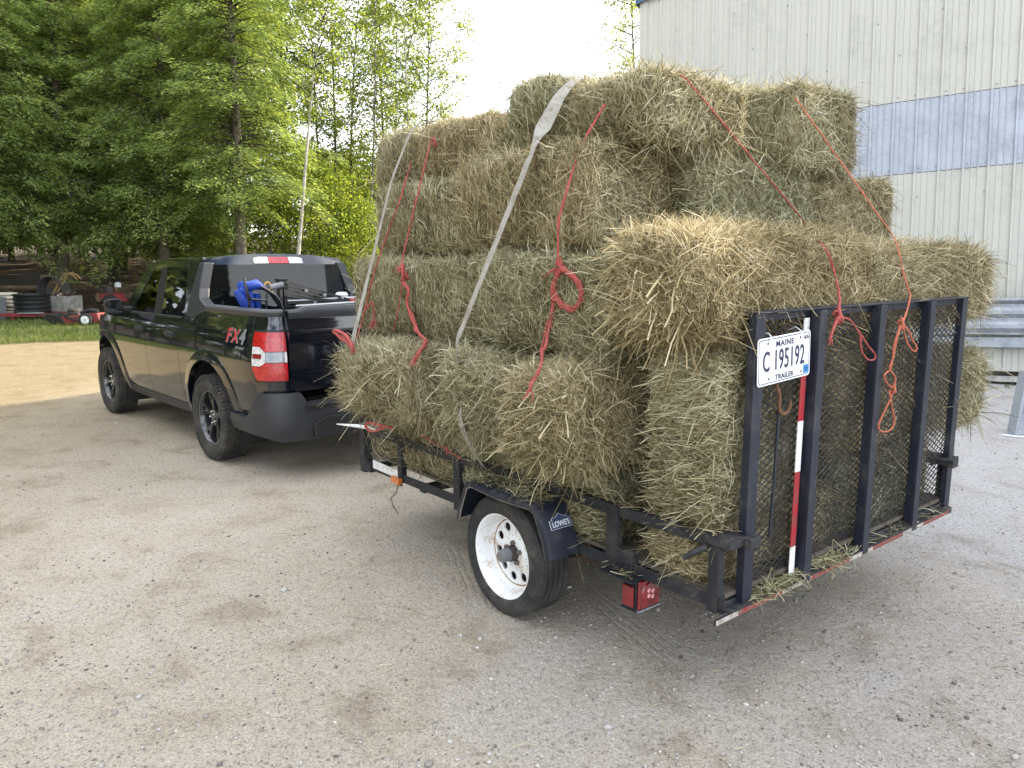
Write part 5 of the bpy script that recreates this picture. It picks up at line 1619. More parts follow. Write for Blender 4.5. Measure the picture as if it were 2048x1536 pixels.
# alloy wheels with five split spokes
def truck_wheel():
    wl = bpy.data.objects.new('wheel', None); link(wl, truck)
    R0 = TRR
    side = [(-.078, .228), (-.104, .245), (-.114, .275), (-.116, .305), (-.110, .335), (-.102, .352)]
    prof = list(side)
    ys = [-.094, -.066, -.060, -.024, -.018, .018, .024, .060, .066, .094]
    for i in range(0, 10, 2):
        prof += [(ys[i], R0 - .003 * (abs(ys[i]) > .08)), (ys[i + 1], R0 - .003 * (abs(ys[i + 1]) > .08))]
        if i < 8: prof += [(ys[i + 1] + .001, R0 - .008), (ys[i + 2] - .001, R0 - .008)]
    prof += [(-a, r) for a, r in reversed(side)]
    prof += [(.07, .220), (-.07, .220)]
    t = MB(); t.lathe(prof, 80, 'Y', closed=True)
    # tread blocks: angled lugs over the crown and shoulders
    rg = random.Random(2)
    for k in range(64):
        a = 2 * PI * k / 64
        for yy, tw_, ln in ((.080, .35, .040), (-.080, -.35, .040), (.042, -.5, .030), (-.042, .5, .030), (0, .3, .030)):
            aa = a + (0.03 if abs(yy) > .06 else -.02)
            rr = R0 + .0015 - (.003 if abs(yy) > .07 else 0)
            c = Vector((rr * math.cos(aa), yy, rr * math.sin(aa)))
            m = Matrix.Rotation(-aa, 3, 'Y') @ Matrix.Rotation(tw_ * .5, 3, 'X')
            t.box(c, (.010, ln, .021), m)
        for sg in (1, -1):
            aa = a + .02
            c = Vector(((R0 - .016) * math.cos(aa), sg * .106, (R0 - .016) * math.sin(aa)))
            t.box(c, (.034, .012, .018), Matrix.Rotation(-aa, 3, 'Y') @ Matrix.Rotation(sg * -.45, 3, 'Z'))
    t.build('tyre', M['rubber_truck'], wl, smooth=35)
    r = MB()
    r.lathe([(.080, .232), (.092, .236), (.094, .231), (.085, .222), (.060, .214), (.0, .205), (-.08, .212), (-.085, .232)], 72, 'Y', mat=0)
    r.lathe([(.0935, .2345), (.0945, .232), (.0935, .2295)], 72, 'Y', mat=1)
    for k in range(5):
        a = 2 * PI * k / 5 + .3
        for s_ in (-1, 1):
            # each spoke: from hub out to the rim, splitting into a V
            def P_(rr, da, y): return (rr * math.cos(a + da), y, rr * math.sin(a + da))
            secs = [(.050, s_ * .05, .30, .058), (.12, s_ * .085, .115, .066), (.17, s_ * .16, .085, .074), (.222, s_ * .245, .075, .072)]
            vs = []
            for (rr, da, wd, y) in secs:
                vs += [P_(rr, da - wd, y - .004), P_(rr, da + wd, y - .004), P_(rr, da + wd * .9, y - .035), P_(rr, da - wd * .9, y - .035), P_(rr, da, y + .004)]
            fs = []
            for i in range(3):
                b_, c_ = 5 * i, 5 * i + 5
                fs += [(b_, b_ + 4, c_ + 4, c_), (b_ + 4, b_ + 1, c_ + 1, c_ + 4), (b_ + 1, b_ + 2, c_ + 2, c_ + 1), (b_ + 3, b_, c_, c_ + 3), (b_ + 2, b_ + 3, c_ + 3, c_ + 2)]
            fs += [(0, 3, 2, 1, 4), (15, 19, 16, 17, 18)]
            r.add(vs, fs, 0)
        # bright facet in the crotch of the V
        r.add([P_(.135, -.02, .066), P_(.135, .02, .066), P_(.216, .17, .0745), P_(.216, .155, .0745)], [(0, 1, 2, 3)], 1)
        r.add([P_(.135, -.02, .0662), P_(.135, .02, .0662), P_(.216, -.155, .0745), P_(.216, -.17, .0745)], [(0, 1, 2, 3)], 1)
    r.lathe([(.02, .075), (.058, .072), (.062, .060), (.062, .034), (.068, .031), (.070, .024), (.070, 0)], 36, 'Y', mat=0)
    r.build('rim', [M['alloy'], M['alloy_edge']], wl, smooth=35)
    for k in range(5):
        a = 2 * PI * k / 5
        nb = MB(); nb.lathe([(.055, .011), (.074, .010), (.078, .006), (.079, 0)], 6, 'Y', (.052 * math.cos(a), 0, .052 * math.sin(a))); nb.build('lug_nut', M['chrome'], wl)
    b_ = MB(); b_.lathe([(-.02, 0), (-.02, .165), (-.0, .165), (0, .07)], 40, 'Y'); b_.build('brake_disc', M['steel_dark'], wl)
    return wl
tw = truck_wheel()
tw.location = (0, BW - .098, TRR)
for (x, sgn, ang) in ((WB, 1, 25), (0, -1, 40), (WB, -1, 10)):
    c = copy_tree(tw, truck); c.location = (x, sgn * (BW - .098), TRR); c.rotation_euler = (0, R(ang), 0 if sgn > 0 else PI)

# things lying in the truck bed
TM = Matrix.Translation(truck.location) @ Matrix.Rotation(QA, 4, 'Z')
def in_bed(name, label, cat, x, y, z=.745, rz=0):
    p = TM @ Vector((x, y, z))
    return empty(name, p, QA + rz, label, cat)
M['blue_cloth'] = simple('blue_nylon', (.012, .055, .36), .6, var=.4, scale=9, bump=.6, bscale=14)
M['tube_black'] = simple('black_tube', (.015, .015, .016), .28, coat=.6)
M['tube_grey'] = simple('grey_tube', (.34, .35, .36), .3, metal=.7)
M['foam_grey'] = simple('grey_grip', (.20, .205, .22), .6)
ch = in_bed('folding_chair', 'folded camp chair of blue cloth and black tubes standing in the truck bed', 'camp chair', -.32, .70)
rg = random.Random(8)
mb = MB()
def blob(mb, c, rx, rz_, h0, h1, ph):
    n, k = 18, 14
    vs, fs = [], []
    for i in range(k + 1):
        u = i / k
        z = h0 + (h1 - h0) * u
        w_ = 1 + .18 * math.sin(5 * u + ph) - .25 * (u > .93) - .12 * (u < .1)
        for j in range(n):
            t = 2 * PI * j / n
            q = 1 + .16 * math.sin(3 * t + 4 * u + ph) + .10 * math.sin(7 * t - 6 * u)
            vs.append((c[0] + rx * w_ * q * math.cos(t), c[1] + rz_ * w_ * q * math.sin(t), z))
    for i in range(k):
        for j in range(n): fs.append((i * n + j, i * n + (j + 1) % n, (i + 1) * n + (j + 1) % n, (i + 1) * n + j))
    fs.append(tuple(range(n - 1, -1, -1))); fs.append(tuple(k * n + j for j in range(n)))
    mb.add(vs, fs)
blob(mb, (.0, -.03), .07, .055, .05, .74, .3); blob(mb, (.02, -.11), .055, .045, .05, .70, 1.7); blob(mb, (-.02, .0), .05, .045, .45, .80, 2.9)
mb.tube([(-.03, .06, .70), (-.05, -.0, .755), (-.05, -.09, .775), (-.04, -.16, .745)], [.02, .04, .045, .02], 10)
mb.tube([(-.04, .08, .73), (-.06, .03, .64), (-.05, .0, .56)], [.03, .045, .02], 10)
mb.build('cloth', M['blue_cloth'], ch, smooth=60)
mb = MB()
for (a, b_) in (((-.07, -.02, .03), (-.06, .0, .79)), ((.06, -.07, .03), (.05, -.09, .80)), ((-.08, -.09, .03), (-.085, .02, .80)), ((-.09, .02, .66), (-.10, -.16, .64)), ((-.05, -.13, .03), (-.09, -.16, .70))): mb.tube([a, b_], .010, 8)
mb.tube([(-.085, .02, .83), (-.10, .03, .80), (-.11, .02, .72), (-.10, -.01, .66)], .011, 8)
mb.build('frame', M['tube_black'], ch, smooth=60)
# folded shelter frame: scissor lattice of black tubes
cp = in_bed('canopy_frame', 'folded black shelter frame with scissor bars lying across the truck bed', 'canopy frame', -.30, .36)
mb = MB()
for a in ((0, 0), (.035, 0), (0, -.04), (.035, -.04)): mb.span((a[0] - .014, a[1] - .014, .30), (a[0] + .014, a[1] + .014, .80))
mb.build('leg_bundle', M['tube_black'], cp, bevel=.003)
mb = MB()
for z in (.74, .77, .81): mb.span((-.022, -.062, z - .012), (.057, .022, z + .008))
mb.build('slider', M['black_plastic'], cp, bevel=.004)
mb = MB()
for k in range(7):
    z0 = .66 - .045 * k
    x0 = -.10 + .05 * k
    mb.bar((x0, -.06, z0), (x0 + .05, -.98, .56 + .012 * k - .02 * (k % 2)), .014, .022)
for k in range(5):
    mb.bar((-.06 + .04 * k, -.06, .78 - .03 * k), (-.02 + .04 * k, -.72, .60 - .02 * k), .012, .020)
    mb.bar((-.05 + .04 * k, -.10, .56 - .01 * k), (-.01 + .04 * k, -.86, .62 + .010 * k), .012, .018)
mb.build('scissor_bar', M['tube_black'], cp)
mb = MB()
for (y, z) in ((-.22, .71), (-.40, .665), (-.58, .635), (-.30, .60), (-.52, .60), (-.74, .60)): mb.box((-.04, y, z), (.03, .025, .03), (R(20), 0, 0))
mb.build('joint', M['tube_grey'], cp, bevel=.004)
mb = MB()
for z, x in ((.585, -.16), (.555, -.20), (.62, -.02)): mb.tube([(x, -.05, z - .0), (x + .02, -1.0, z + .014)], .013, 10)
mb.build('rail', M['tube_grey'], cp, smooth=60)
tr = in_bed('push_bar', 'bent black push bar with a grey grip and yellow ring in the truck bed', 'push bar', -.36, .36)
mb = MB(); mb.tube([(-.02, .28, .785), (-.03, .20, .745), (-.04, .10, .68), (-.05, .06, .62), (-.05, .04, .54), (-.05, .035, .02)], .016, 10); mb.tube([(-.01, .16, .745), (.02, .02, .56), (.03, .02, .02)], .013, 10)
mb.build('bar', M['tube_black'], tr, smooth=60)
mb = MB(); mb.tube([(.03, .115, .742), (.03, -.01, .768)], .026, 12); mb.build('grip', M['foam_grey'], tr, smooth=60, bevel=.003)
mb = MB()
mb.tube([(.02, .135 + .028 * math.cos(t), .755 + .036 * math.sin(t)) for t in [2 * PI * k / 20 for k in range(21)]], .006, 8, False)
mb.tube([(.02, .135, .72), (.02, .16, .73), (.015, .20, .735)], .006, 8); mb.tube([(.02, .10, .72), (.01, .085, .69), (.01, .08, .65)], .006, 8)
mb.build('cable', simple('yellow_cable', (.62, .36, .05), .5), tr, smooth=60)
jg = in_bed('plastic_jug', 'white plastic jug lying in the truck bed beside the hay', 'jug', -.34, -.33, .745)
mb = MB(); mb.lathe([(.0, 0), (.0, .075), (.02, .085), (.48, .085), (.545, .06), (.575, .03), (.575, 0)], 24, 'Z'); mb.build('body', simple('milky_plastic', (.62, .72, .76), .35), jg, smooth=50)
mb = MB(); mb.lathe([(.576, 0), (.576, .034), (.62, .034), (.625, .0)], 20, 'Z', (0, 0, 0)); mb.build('cap', M['badge_red'], jg, smooth=50)
tl = in_bed('red_pot', 'small red and white container behind the jug in the truck bed', 'container', -.20, -.30, .745)
mb = MB(); mb.lathe([(0, 0), (0, .07), (.58, .075), (.60, .05)], 20, 'Z', mat=0); mb.lathe([(.6005, .05), (.66, .06), (.68, .04), (.68, 0)], 20, 'Z', mat=1); mb.build('body', [M['badge_red'], M['decal_white']], tl, smooth=50)
# ------------------------------------------------------------------ woods, grass, junk by the road
def px(u, v, Y):
    """point seen at (u, v) of the 2048-wide photograph at ground distance Y (layout only)"""
    p_ = math.atan(248 / 1520); dxx, dz = (u - 1024) / 1520, -(v - 768) / 1520
    y = math.cos(p_) + dz * math.sin(p_); z = -math.sin(p_) + dz * math.cos(p_)
    k = Y / y
    return Vector((dxx * k, Y, 1.7218 + z * k))
def terrain(x, y):
    """woodland floor: level to the road edge, then a low bank rising into the trees"""
    e = 24.5 + .25 * math.sin(x * .7) - .30 * max(-22, min(0, x + 6)) * 0
    t = max(0.0, y - e)
    h = 1.35 * (1 - math.exp(-t / 4.5)) + .10 * max(0, t - 6) * .45
    return h + .10 * math.sin(x * 1.3 + y * .8) * min(1, t / 3) + .06 * math.sin(x * 3.1 - y * 2.3) * min(1, t / 3) - .03

M['litter'] = simple('leaf_litter', (.085, .055, .032), .95, var=.6, scale=3, bump=1.0, bscale=18)
mb = MB()
nx_, ny_ = 110, 50
xs = [-75 + 80 * i / nx_ for i in range(nx_ + 1)]
ys_ = [24.3 + 75 * (j / ny_) ** 1.7 for j in range(ny_ + 1)]
mb.add([(x, y, terrain(x, y)) for x in xs for y in ys_], [(i * (ny_ + 1) + j, (i + 1) * (ny_ + 1) + j, (i + 1) * (ny_ + 1) + j + 1, i * (ny_ + 1) + j + 1) for i in range(nx_) for j in range(ny_)])
tag(mb.build('forest_floor', M['litter'], smooth=60), kind='structure')

# mown verge between road and trees
M['turf'] = simple('turf_soil', (.085, .105, .030), .95, var=.5, scale=2.0, bump=.6, bscale=40)
def verge_front(x): return 15.5 + .66 * (x + 10.5) + .25 * math.sin(x * 1.7) if x > -14 else 13.2 + .35 * (x + 14) + .25 * math.sin(x * 1.7)
mb = MB()
xs = [-60 + 58 * i / 120 for i in range(121)]
vs, fs = [], []
for x in xs:
    a = verge_front(x); 
    for j in range(7): vs.append((x, a + (max(26.0, a + 1) - a) * j / 6, .004 + .02 * min(1, j)))
for i in range(120):
    for j in range(6): fs.append((i * 7 + j, (i + 1) * 7 + j, (i + 1) * 7 + j + 1, i * 7 + j + 1))
mb.add(vs, fs); tag(mb.build('verge', M['turf']), kind='structure')
M['grass'] = leafy('grass_blades', [(0, (.035, .06, .012)), (.4, (.075, .115, .022)), (.75, (.14, .185, .04)), (1, (.26, .25, .10))], .35, .6)
rg = np.random.default_rng(11)
n = 42000
x = -19 + 15.5 * rg.random(n); 
vf = np.array([verge_front(a) for a in x])
y = vf - .25 + (rg.random(n) ** 1.4) * 8.5
keep = (y < 24.5); x, y = x[keep], y[keep]; n = len(x)
hh = np.clip(rg.normal(.075, .03, n), .02, .2); an = rg.random(n) * PI; ln = rg.normal(0, .05, (n, 2)); wd = .006
c_, s_ = np.cos(an) * wd, np.sin(an) * wd
V = np.stack([np.stack([x - c_, y - s_, np.full(n, .02)], 1), np.stack([x + c_, y + s_, np.full(n, .02)], 1), np.stack([x + c_ * .3 + ln[:, 0], y + s_ * .3 + ln[:, 1], .02 + hh], 1), np.stack([x - c_ * .3 + ln[:, 0], y - s_ * .3 + ln[:, 1], .02 + hh], 1)], 1).reshape(-1, 3)
o = bpy.data.objects.new('grass', fast_mesh('grass', V, np.arange(4 * n).reshape(-1, 4), [M['grass']])); link(o)
tag(o, 'strip of short grass along the edge of the sandy road', 'grass', kind='stuff')

# --- trees
M['bark'] = worn('grey_brown_bark', (.085, .068, .052), (.17, .15, .125), .95, .6, 5, bump=1.0)
M['bark_dark'] = worn('dark_bark', (.035, .028, .023), (.09, .08, .07), .95, .5, 5, bump=1.0)
M['bark_pale'] = worn('birch_bark', (.44, .42, .37), (.13, .11, .09), .8, .45, 6, bump=.4)
M['hemlock'] = leafy('hemlock_needles', [(0, (.08, .122, .046)), (.35, (.165, .235, .085)), (.65, (.265, .345, .13)), (.9, (.37, .43, .17)), (1, (.46, .50, .22))], .56, .35)
M['deep_leaf'] = leafy('shaded_wood_leaves', [(0, (.06, .085, .028)), (.4, (.12, .165, .05)), (.75, (.20, .25, .075)), (1, (.32, .36, .11))], .45, .3)  # darker leaf ramp: shade of the wood interior put into the colour
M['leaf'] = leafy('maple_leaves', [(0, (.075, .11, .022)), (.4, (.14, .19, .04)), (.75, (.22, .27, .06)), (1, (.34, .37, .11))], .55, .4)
M['leaf_bright'] = leafy('sunlit_young_leaves', [(0, (.11, .16, .026)), (.4, (.18, .24, .04)), (.75, (.27, .33, .065)), (1, (.42, .46, .10))], .60, .5)  # brighter, yellower leaf ramp: backlit sun put into the colour

def quads_from(P, D, Nn, Lq, Wq):
    """leaf blades: root P, direction D, normal Nn"""
    S = nrm(np.cross(D, Nn))
    L_, W_ = Lq[:, None], Wq[:, None]
    V = np.stack([P, P + D * L_ * .45 + S * W_, P + D * L_, P + D * L_ * .45 - S * W_], 1).reshape(-1, 3)
    return V
def tree_root(name, u, Y, label, cat, group=None, X=None):
    x = X if X is not None else px(u, 520, Y).x
    e = bpy.data.objects.new(name, None); link(e)
    e.location = (x, Y, terrain(x, Y) - .1 if Y > 24.3 and x < 5 else 0)
    e.rotation_euler = (-TILT, 0, 0)
    return tag(e, label, cat, group)
def trunk_mesh(name, H, r0, r1, mat, parent, lean=(0, 0), wob=.12, seed=0, n=12, k=16):
    rg_ = random.Random(seed)
    a, b_ = rg_.random() * 6, rg_.random() * 6
    pts = [(lean[0] * (i / k) * H + wob * math.sin(3.1 * i / k + a) * (i / k), lean[1] * (i / k) * H + wob * math.sin(2.3 * i / k + b_) * (i / k), H * i / k) for i in range(k + 1)]
    rr = [r0 * (1 - i / k) + r1 * (i / k) + (.35 * r0 if i == 0 else 0) for i in range(k + 1)]
    mb_ = MB(); mb_.tube(pts, rr, n)
    return mb_.build(name, mat, parent, smooth=60), pts
def at_h(pts, z):
    for a, b_ in zip(pts, pts[1:]):
        if a[2] <= z <= b_[2]:
            t = (z - a[2]) / (b_[2] - a[2]); return np.array(a) + (np.array(b_) - np.array(a)) * t
    return np.array(pts[-1])

def hemlock(u, Y, label, H, spread, seed, z0=.7, nb=150, blades=60000, r0=.22, mat=None, side=None, group='hemlocks along the road'):
    rg_ = np.random.default_rng(seed)
    root = tree_root('hemlock_tree', u, Y, label, 'tree', group)
    tk, pts = trunk_mesh('trunk', H, r0, .02, M['bark_dark'] if r0 < .2 else M['bark'], root, wob=.15, seed=seed)
    lim = MB()
    Ps, Ds, Ns = [], [], []
    per = blades // nb
    for b_ in range(nb):
        z = z0 + (H - z0 - .3) * (b_ + rg_.random()) / nb
        az = b_ * 2.399 + rg_.normal(0, .9)
        Lb = spread * (1 - (z - z0) / (H - z0)) ** .75 * (.38 + .72 * rg_.random()) + .35
        if z < z0 + 1.2: Lb *= .65 + .35 * (z - z0) / 1.2
        o_ = at_h(pts, z)
        dirh = np.array([math.cos(az), math.sin(az), 0])
        rise = .10 + .50 * rg_.random()
        droop = .16 + .40 * rg_.random()
        def bp(t): return o_ + dirh * (Lb * t) + np.array([0, 0, Lb * (rise * t - droop * t * t * 1.5)])
        lim.tube([tuple(bp(t)) for t in (0, .25, .5, .75, 1.0)], [.030 * (Lb / spread) + .006, .020, .013, .008, .003], 5, False)
        # flat sprays: side twigs left and right, needles along each twig
        m = per
        t = (rg_.random(m) ** .62) * .97 + .03
        base = o_ + dirh * (Lb * t)[:, None]; base[:, 2] += Lb * (rise * t - droop * t * t * 1.5)
        sgn = np.where(rg_.random(m) < .5, -1.0, 1.0)
        perp = np.array([-dirh[1], dirh[0], 0])
        # group blades on discrete twigs for clumping
        nt_ = max(6, int(Lb * 7))
        tq = np.clip((np.floor(t * nt_) + .5) / nt_ + rg_.normal(0, .012, m), .02, 1)
        base = o_ + dirh * (Lb * tq)[:, None]; base[:, 2] += Lb * (rise * tq - droop * tq * tq * 1.5)
        tl = .42 * Lb * (1.05 - tq) * .75 + .20
        w_ = np.clip((np.floor(rg_.random(m) ** .8 * 4) + .5) / 4 + rg_.normal(0, .06, m), 0, 1)
        td = nrm(dirh * .75 + perp * sgn[:, None] + np.array([0, 0, -.10]) + rg_.normal(0, .10, (m, 3)))
        pos = base + td * (tl * w_)[:, None]
        pos[:, 2] -= .38 * (tl * w_) ** 2 * 1.4 + .05 * w_
        ck = (np.sin(tq * 57 + b_) * np.sin(sgn * 3 + w_ * 9 + b_ * 1.7))[:, None]
        pos += rg_.normal(0, .035, (m, 3)) + ck * np.array([0, 0, .10])
        bd = nrm(td * .8 + perp * (rg_.normal(0, .8, m))[:, None] + dirh * .3 + rg_.normal(0, .25, (m, 3)) + np.array([0, 0, -.35]))
        Ps.append(pos); Ds.append(bd); Ns.append(nrm(np.array([0, 0, 1.0]) + rg_.normal(0, .35, (m, 3))))
    lim.build('limbs', M['bark_dark'], root, smooth=60)
    P_, D_, N_ = np.concatenate(Ps), np.concatenate(Ds), np.concatenate(Ns)
    nn = len(P_)
    V = quads_from(P_, D_, N_, np.clip(rg_.normal(.13, .035, nn), .05, .24), np.clip(rg_.normal(.0165, .005, nn), .007, .04))
    o_ = bpy.data.objects.new('crown', fast_mesh('crown', V, np.arange(4 * nn).reshape(-1, 4), [mat or M['hemlock']])); link(o_, root)
    return root

def broadleaf(name, u, Y, label, H, seed, r0=.07, lean=(0, 0), zc=2.0, spread=1.5, leaves=9000, mat=None, bark=None, nb=46, lsize=.10, cat='tree', group=None, X=None, up=.55, clump=.16):
    rg_ = np.random.default_rng(seed)
    root = tree_root(name, u, Y, label, cat, group, X)
    bark = bark or M['bark_dark']
    tk, pts = trunk_mesh('trunk', H, r0, .012, bark, root, lean, wob=.25, seed=seed, n=9, k=14)
    lim = MB()
    Ps = []
    per = leaves // nb
    for b_ in range(nb):
        f_ = (b_ + rg_.random()) / nb
        z = zc + (H - zc) * f_ * .985
        az = b_ * 2.399 + rg_.normal(0, .5)
        Lb = spread * (.35 + .9 * math.sin(PI * min(.97, .12 + .86 * f_)) ) * (.6 + .6 * rg_.random())
        o_ = at_h(pts, z)
        dh = np.array([math.cos(az), math.sin(az), up * (.6 + .7 * rg_.random())])
        kn = [o_, o_ + dh * Lb * .35, o_ + dh * Lb * .7 + rg_.normal(0, .08, 3) * Lb, o_ + dh * Lb * .95 + np.array([0, 0, -.14 * Lb]) + rg_.normal(0, .10, 3) * Lb]
        lim.tube([tuple(q) for q in kn], [r0 * .30, r0 * .2, r0 * .12, .004], 5, False)
        nc = max(3, int(per / 26))
        for c in range(nc):
            t = .25 + .75 * rg_.random()
            i = min(2, int(t * 3)); q = kn[i] + (kn[i + 1] - kn[i]) * (t * 3 - i)
            q = q + rg_.normal(0, .20, 3) * Lb * np.array([1, 1, .7])
            lim.tube([tuple(kn[i] + (kn[i + 1] - kn[i]) * max(0, t * 3 - i - .3)), tuple(q)], [.007, .003], 4, False)
            m = max(4, per // nc)
            Ps.append(q + rg_.normal(0, clump * (.7 + .6 * rg_.random()), (m, 3)) * np.array([1.2, 1.2, .65]))
    lim.build('limbs', M['bark_dark'], root, smooth=60)
    P_ = np.concatenate(Ps); nn = len(P_)
    D_ = nrm(rg_.normal(0, 1, (nn, 3)) + np.array([0, 0, -.35])); N_ = nrm(rg_.normal(0, .6, (nn, 3)) + np.array([0, 0, 1.0]))
    V = quads_from(P_, D_, N_, np.clip(rg_.normal(lsize, lsize * .25, nn), .02, .2), np.clip(rg_.normal(lsize * .36, lsize * .1, nn), .01, .09))
    o_ = bpy.data.objects.new('crown', fast_mesh('crown', V, np.arange(4 * nn).reshape(-1, 4), [mat or M['leaf']])); link(o_, root)
    return root

hem1 = hemlock(120, 25.2, 'hemlock at the left with thin bare twigs, above the black tub', 13, 3.7, 1, 2.3, 330, 125000, .20)
hemlock(325, 25.6, 'broad dense hemlock filling the view above the truck cab', 13.5, 4.0, 2, 2.0, 380, 165000, .20)
hemlock(478, 24.7, 'tall hemlock with a bare grey trunk showing above the truck roof', 14, 3.3, 3, 3.3, 320, 115000, .205)
hemlock(-40, 23.0, 'hemlock at the far left edge, nearest to the road', 12.5, 3.4, 4, 2.3, 300, 105000, .18)
hemlock(575, 30.5, 'hemlock reaching highest beside the gap of sky, behind the grey trunk', 15, 2.6, 5, 4.2, 200, 60000, .16)
hemlock(225, 28.5, 'darker hemlock standing back in shade between two nearer ones', 14, 3.6, 6, 2.6, 260, 95000, .18)

mbt = MB(); rgt = random.Random(17)
for k in range(26):
    a = rgt.uniform(-2.6, -.2); z = rgt.uniform(1.9, 4.6); L_ = rgt.uniform(.9, 2.3)
    d_ = Vector((math.cos(a), math.sin(a), rgt.uniform(-.25, .15)))
    p0 = Vector((0, 0, z)) + d_ * .5; p1 = p0 + d_ * L_ * .55 + Vector((0, 0, rgt.uniform(-.12, .1))); p2 = p0 + d_ * L_ + Vector((rgt.uniform(-.1, .1), 0, rgt.uniform(-.3, .1)))
    mbt.tube([p0, p1, p2], [.018, .012, .004], 5)
    for q in range(4):
        b0 = p0.lerp(p2, rgt.uniform(.3, .95)); mbt.tube([b0, b0 + Vector((rgt.uniform(-.35, .35), rgt.uniform(-.3, .1), rgt.uniform(-.3, .25)))], [.007, .003], 4)
mbt.build('dead_branches', worn('dead_wood', (.30, .27, .23), (.14, .12, .10), .9, .5, 9), hem1, smooth=60)
G1 = 'slender trees by the gap of sky'
bl = [(578, 24.4, 'leaning pale birch trunk rising from behind the truck roof', 10.5, .075, (.135, 0), M['bark_pale'], 6.2, 1.1, 2600),
      (668, 30.5, 'dark slender tree, first to the right of the leaning birch', 12, .075, (.030, 0), M['bark_dark'], 4.6, 1.4, 4800),
      (700, 32.0, 'second dark slim tree right of the birch, leaning slightly right', 12.5, .07, (.035, 0), M['bark_dark'], 4.6, 1.4, 4800),
      (735, 29.5, 'thin grey-stemmed tree just left of the stacked hay', 11.5, .055, (.035, 0), M['bark'], 4.4, 1.3, 4300),
      (770, 33.5, 'dark tree close behind the left end of the hay stack', 12.5, .08, (.012, 0), M['bark_dark'], 4.4, 1.6, 5500),
      (812, 31.0, 'white birch stem rising out of the top of the narrow strap', 12.5, .07, (.022, 0), M['bark_pale'], 4.2, 1.6, 6000),
      (850, 33.0, 'rightmost leafy tree against the bright sky', 11.6, .085, (.006, 0), M['bark_dark'], 3.2, 2.1, 9500),
      (640, 36.0, 'tree far back in the wood seen between birch and hemlock', 12, .08, (.01, 0), M['bark_dark'], 4, 1.7, 4800),
      (800, 40.0, 'tree far back behind the white birch stem', 12.5, .08, (.0, 0), M['bark_dark'], 3.4, 2.0, 5500)]
for i, (u, Y, lab, H, r0, lean, bk, zc, sp, lv) in enumerate(bl):
    broadleaf('birch_tree' if bk == M['bark_pale'] else 'slender_tree', u, Y, lab, H, 40 + i, r0, lean, zc, sp, lv, M['leaf'], bk, group=G1)
G2 = 'young bright bushes at the wood edge'
for i, (u, Y, lab, H, sp, lv) in enumerate([(545, 27.6, 'bright yellow-green young maple behind the truck aerial', 3.4, 1.3, 9000), (640, 28.2, 'sunlit yellow-green young maple right of the leaning birch', 4.2, 1.6, 13000),
        (715, 28.6, 'low lit yellow-green sapling directly left of the hay stack', 3.2, 1.2, 8500), (380, 27.6, 'sunlit green sapling low behind the truck cab', 2.6, 1.2, 6500), (690, 32.6, 'yellow-green sapling deeper in the wood near the hay stack', 5.2, 1.6, 9000)]):
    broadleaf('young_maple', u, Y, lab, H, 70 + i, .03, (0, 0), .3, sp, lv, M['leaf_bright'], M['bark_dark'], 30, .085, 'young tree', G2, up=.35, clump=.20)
# tree showing beside the corner of the building
broadleaf('slender_tree', 1268, 27, 'leafy tree showing past the upper corner of the steel building', 11.0, 90, .09, (0, 0), 4.0, 1.45, 6500, M['leaf'], M['bark_dark'], 36, .085)
# the wood goes on behind and round to the left as one mass
def woods(seed, pts, leaves, mat, hmax, ll=.26):
    rg_ = np.random.default_rng(seed)
    mb_ = MB(); Ps = []
    for (x, y, H) in pts:
        z = terrain(x, y) - .2 if y > 24.3 else 0
        mb_.tube([(x, y, z), (x + rg_.normal(0, .2), y + .3, z + H * .5), (x + rg_.normal(0, .3), y + H * .078, z + H)], [.16, .11, .02], 7, False, 1)
        m = leaves
        nc = 60
        cz = .06 * H + .94 * H * rg_.random(nc) ** .95
        rad = (.75 + .55 * rg_.random(nc)) * 2.4 * (1.12 - cz / H) ** .6
        a_ = rg_.random(nc) * 2 * PI
        cen = np.stack([x + rad * np.cos(a_), y + rad * np.sin(a_) + cz * .078, z + cz], 1)
        idx = rg_.integers(0, nc, m)
        Ps.append(cen[idx] + rg_.normal(0, .42, (m, 3)) * np.array([1.2, 1.2, .45]))
    P_ = np.concatenate(Ps); nn = len(P_)
    D_ = nrm(rg_.normal(0, 1, (nn, 3)) + np.array([0, 0, -.4])); N_ = nrm(rg_.normal(0, .6, (nn, 3)) + np.array([0, 0, 1.0]))
    V = quads_from(P_, D_, N_, np.clip(rg_.normal(ll, ll * .25, nn), .08, .8), np.clip(rg_.normal(ll * .30, ll * .08, nn), .02, .3))
    v0 = len(mb_.v)
    allv = np.concatenate([np.array(mb_.v), V]) if v0 else V
    # trunks (quads only) + leaves
    F = np.concatenate([np.array([f for f in mb_.f if len(f) == 4]), np.arange(4 * nn).reshape(-1, 4) + v0])
    mi = np.concatenate([np.ones(len([f for f in mb_.f if len(f) == 4])), np.zeros(nn)])
    return fast_mesh('woodland', allv, F, [mat, M['bark_dark']], mi)
rg = np.random.default_rng(21)
pts = []
for row, y in enumerate((32, 36.5, 41, 47)):
    for k in range(13):
        x = -38 + k * 2.35 + rg.normal(0, .6) + .8 * row
        if x / y > (500 - 1024) / 1520 : continue
        pts.append((x, y + rg.normal(0, .8), 15 + 3 * rg.random()))
for k in range(6): pts.append((-11.5 + k * 1.1 + rg.normal(0, .5), 50 + rg.normal(0, 2), 5.0 + 2.0 * rg.random()))
for k in range(13): pts.append((-6.0 + k * 1.7 + rg.normal(0, .5), 52 + rg.normal(0, 2), 5.0 + 1.5 * rg.random()))
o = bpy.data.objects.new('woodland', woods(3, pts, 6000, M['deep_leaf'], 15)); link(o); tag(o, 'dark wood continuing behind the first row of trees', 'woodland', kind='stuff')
pts = []
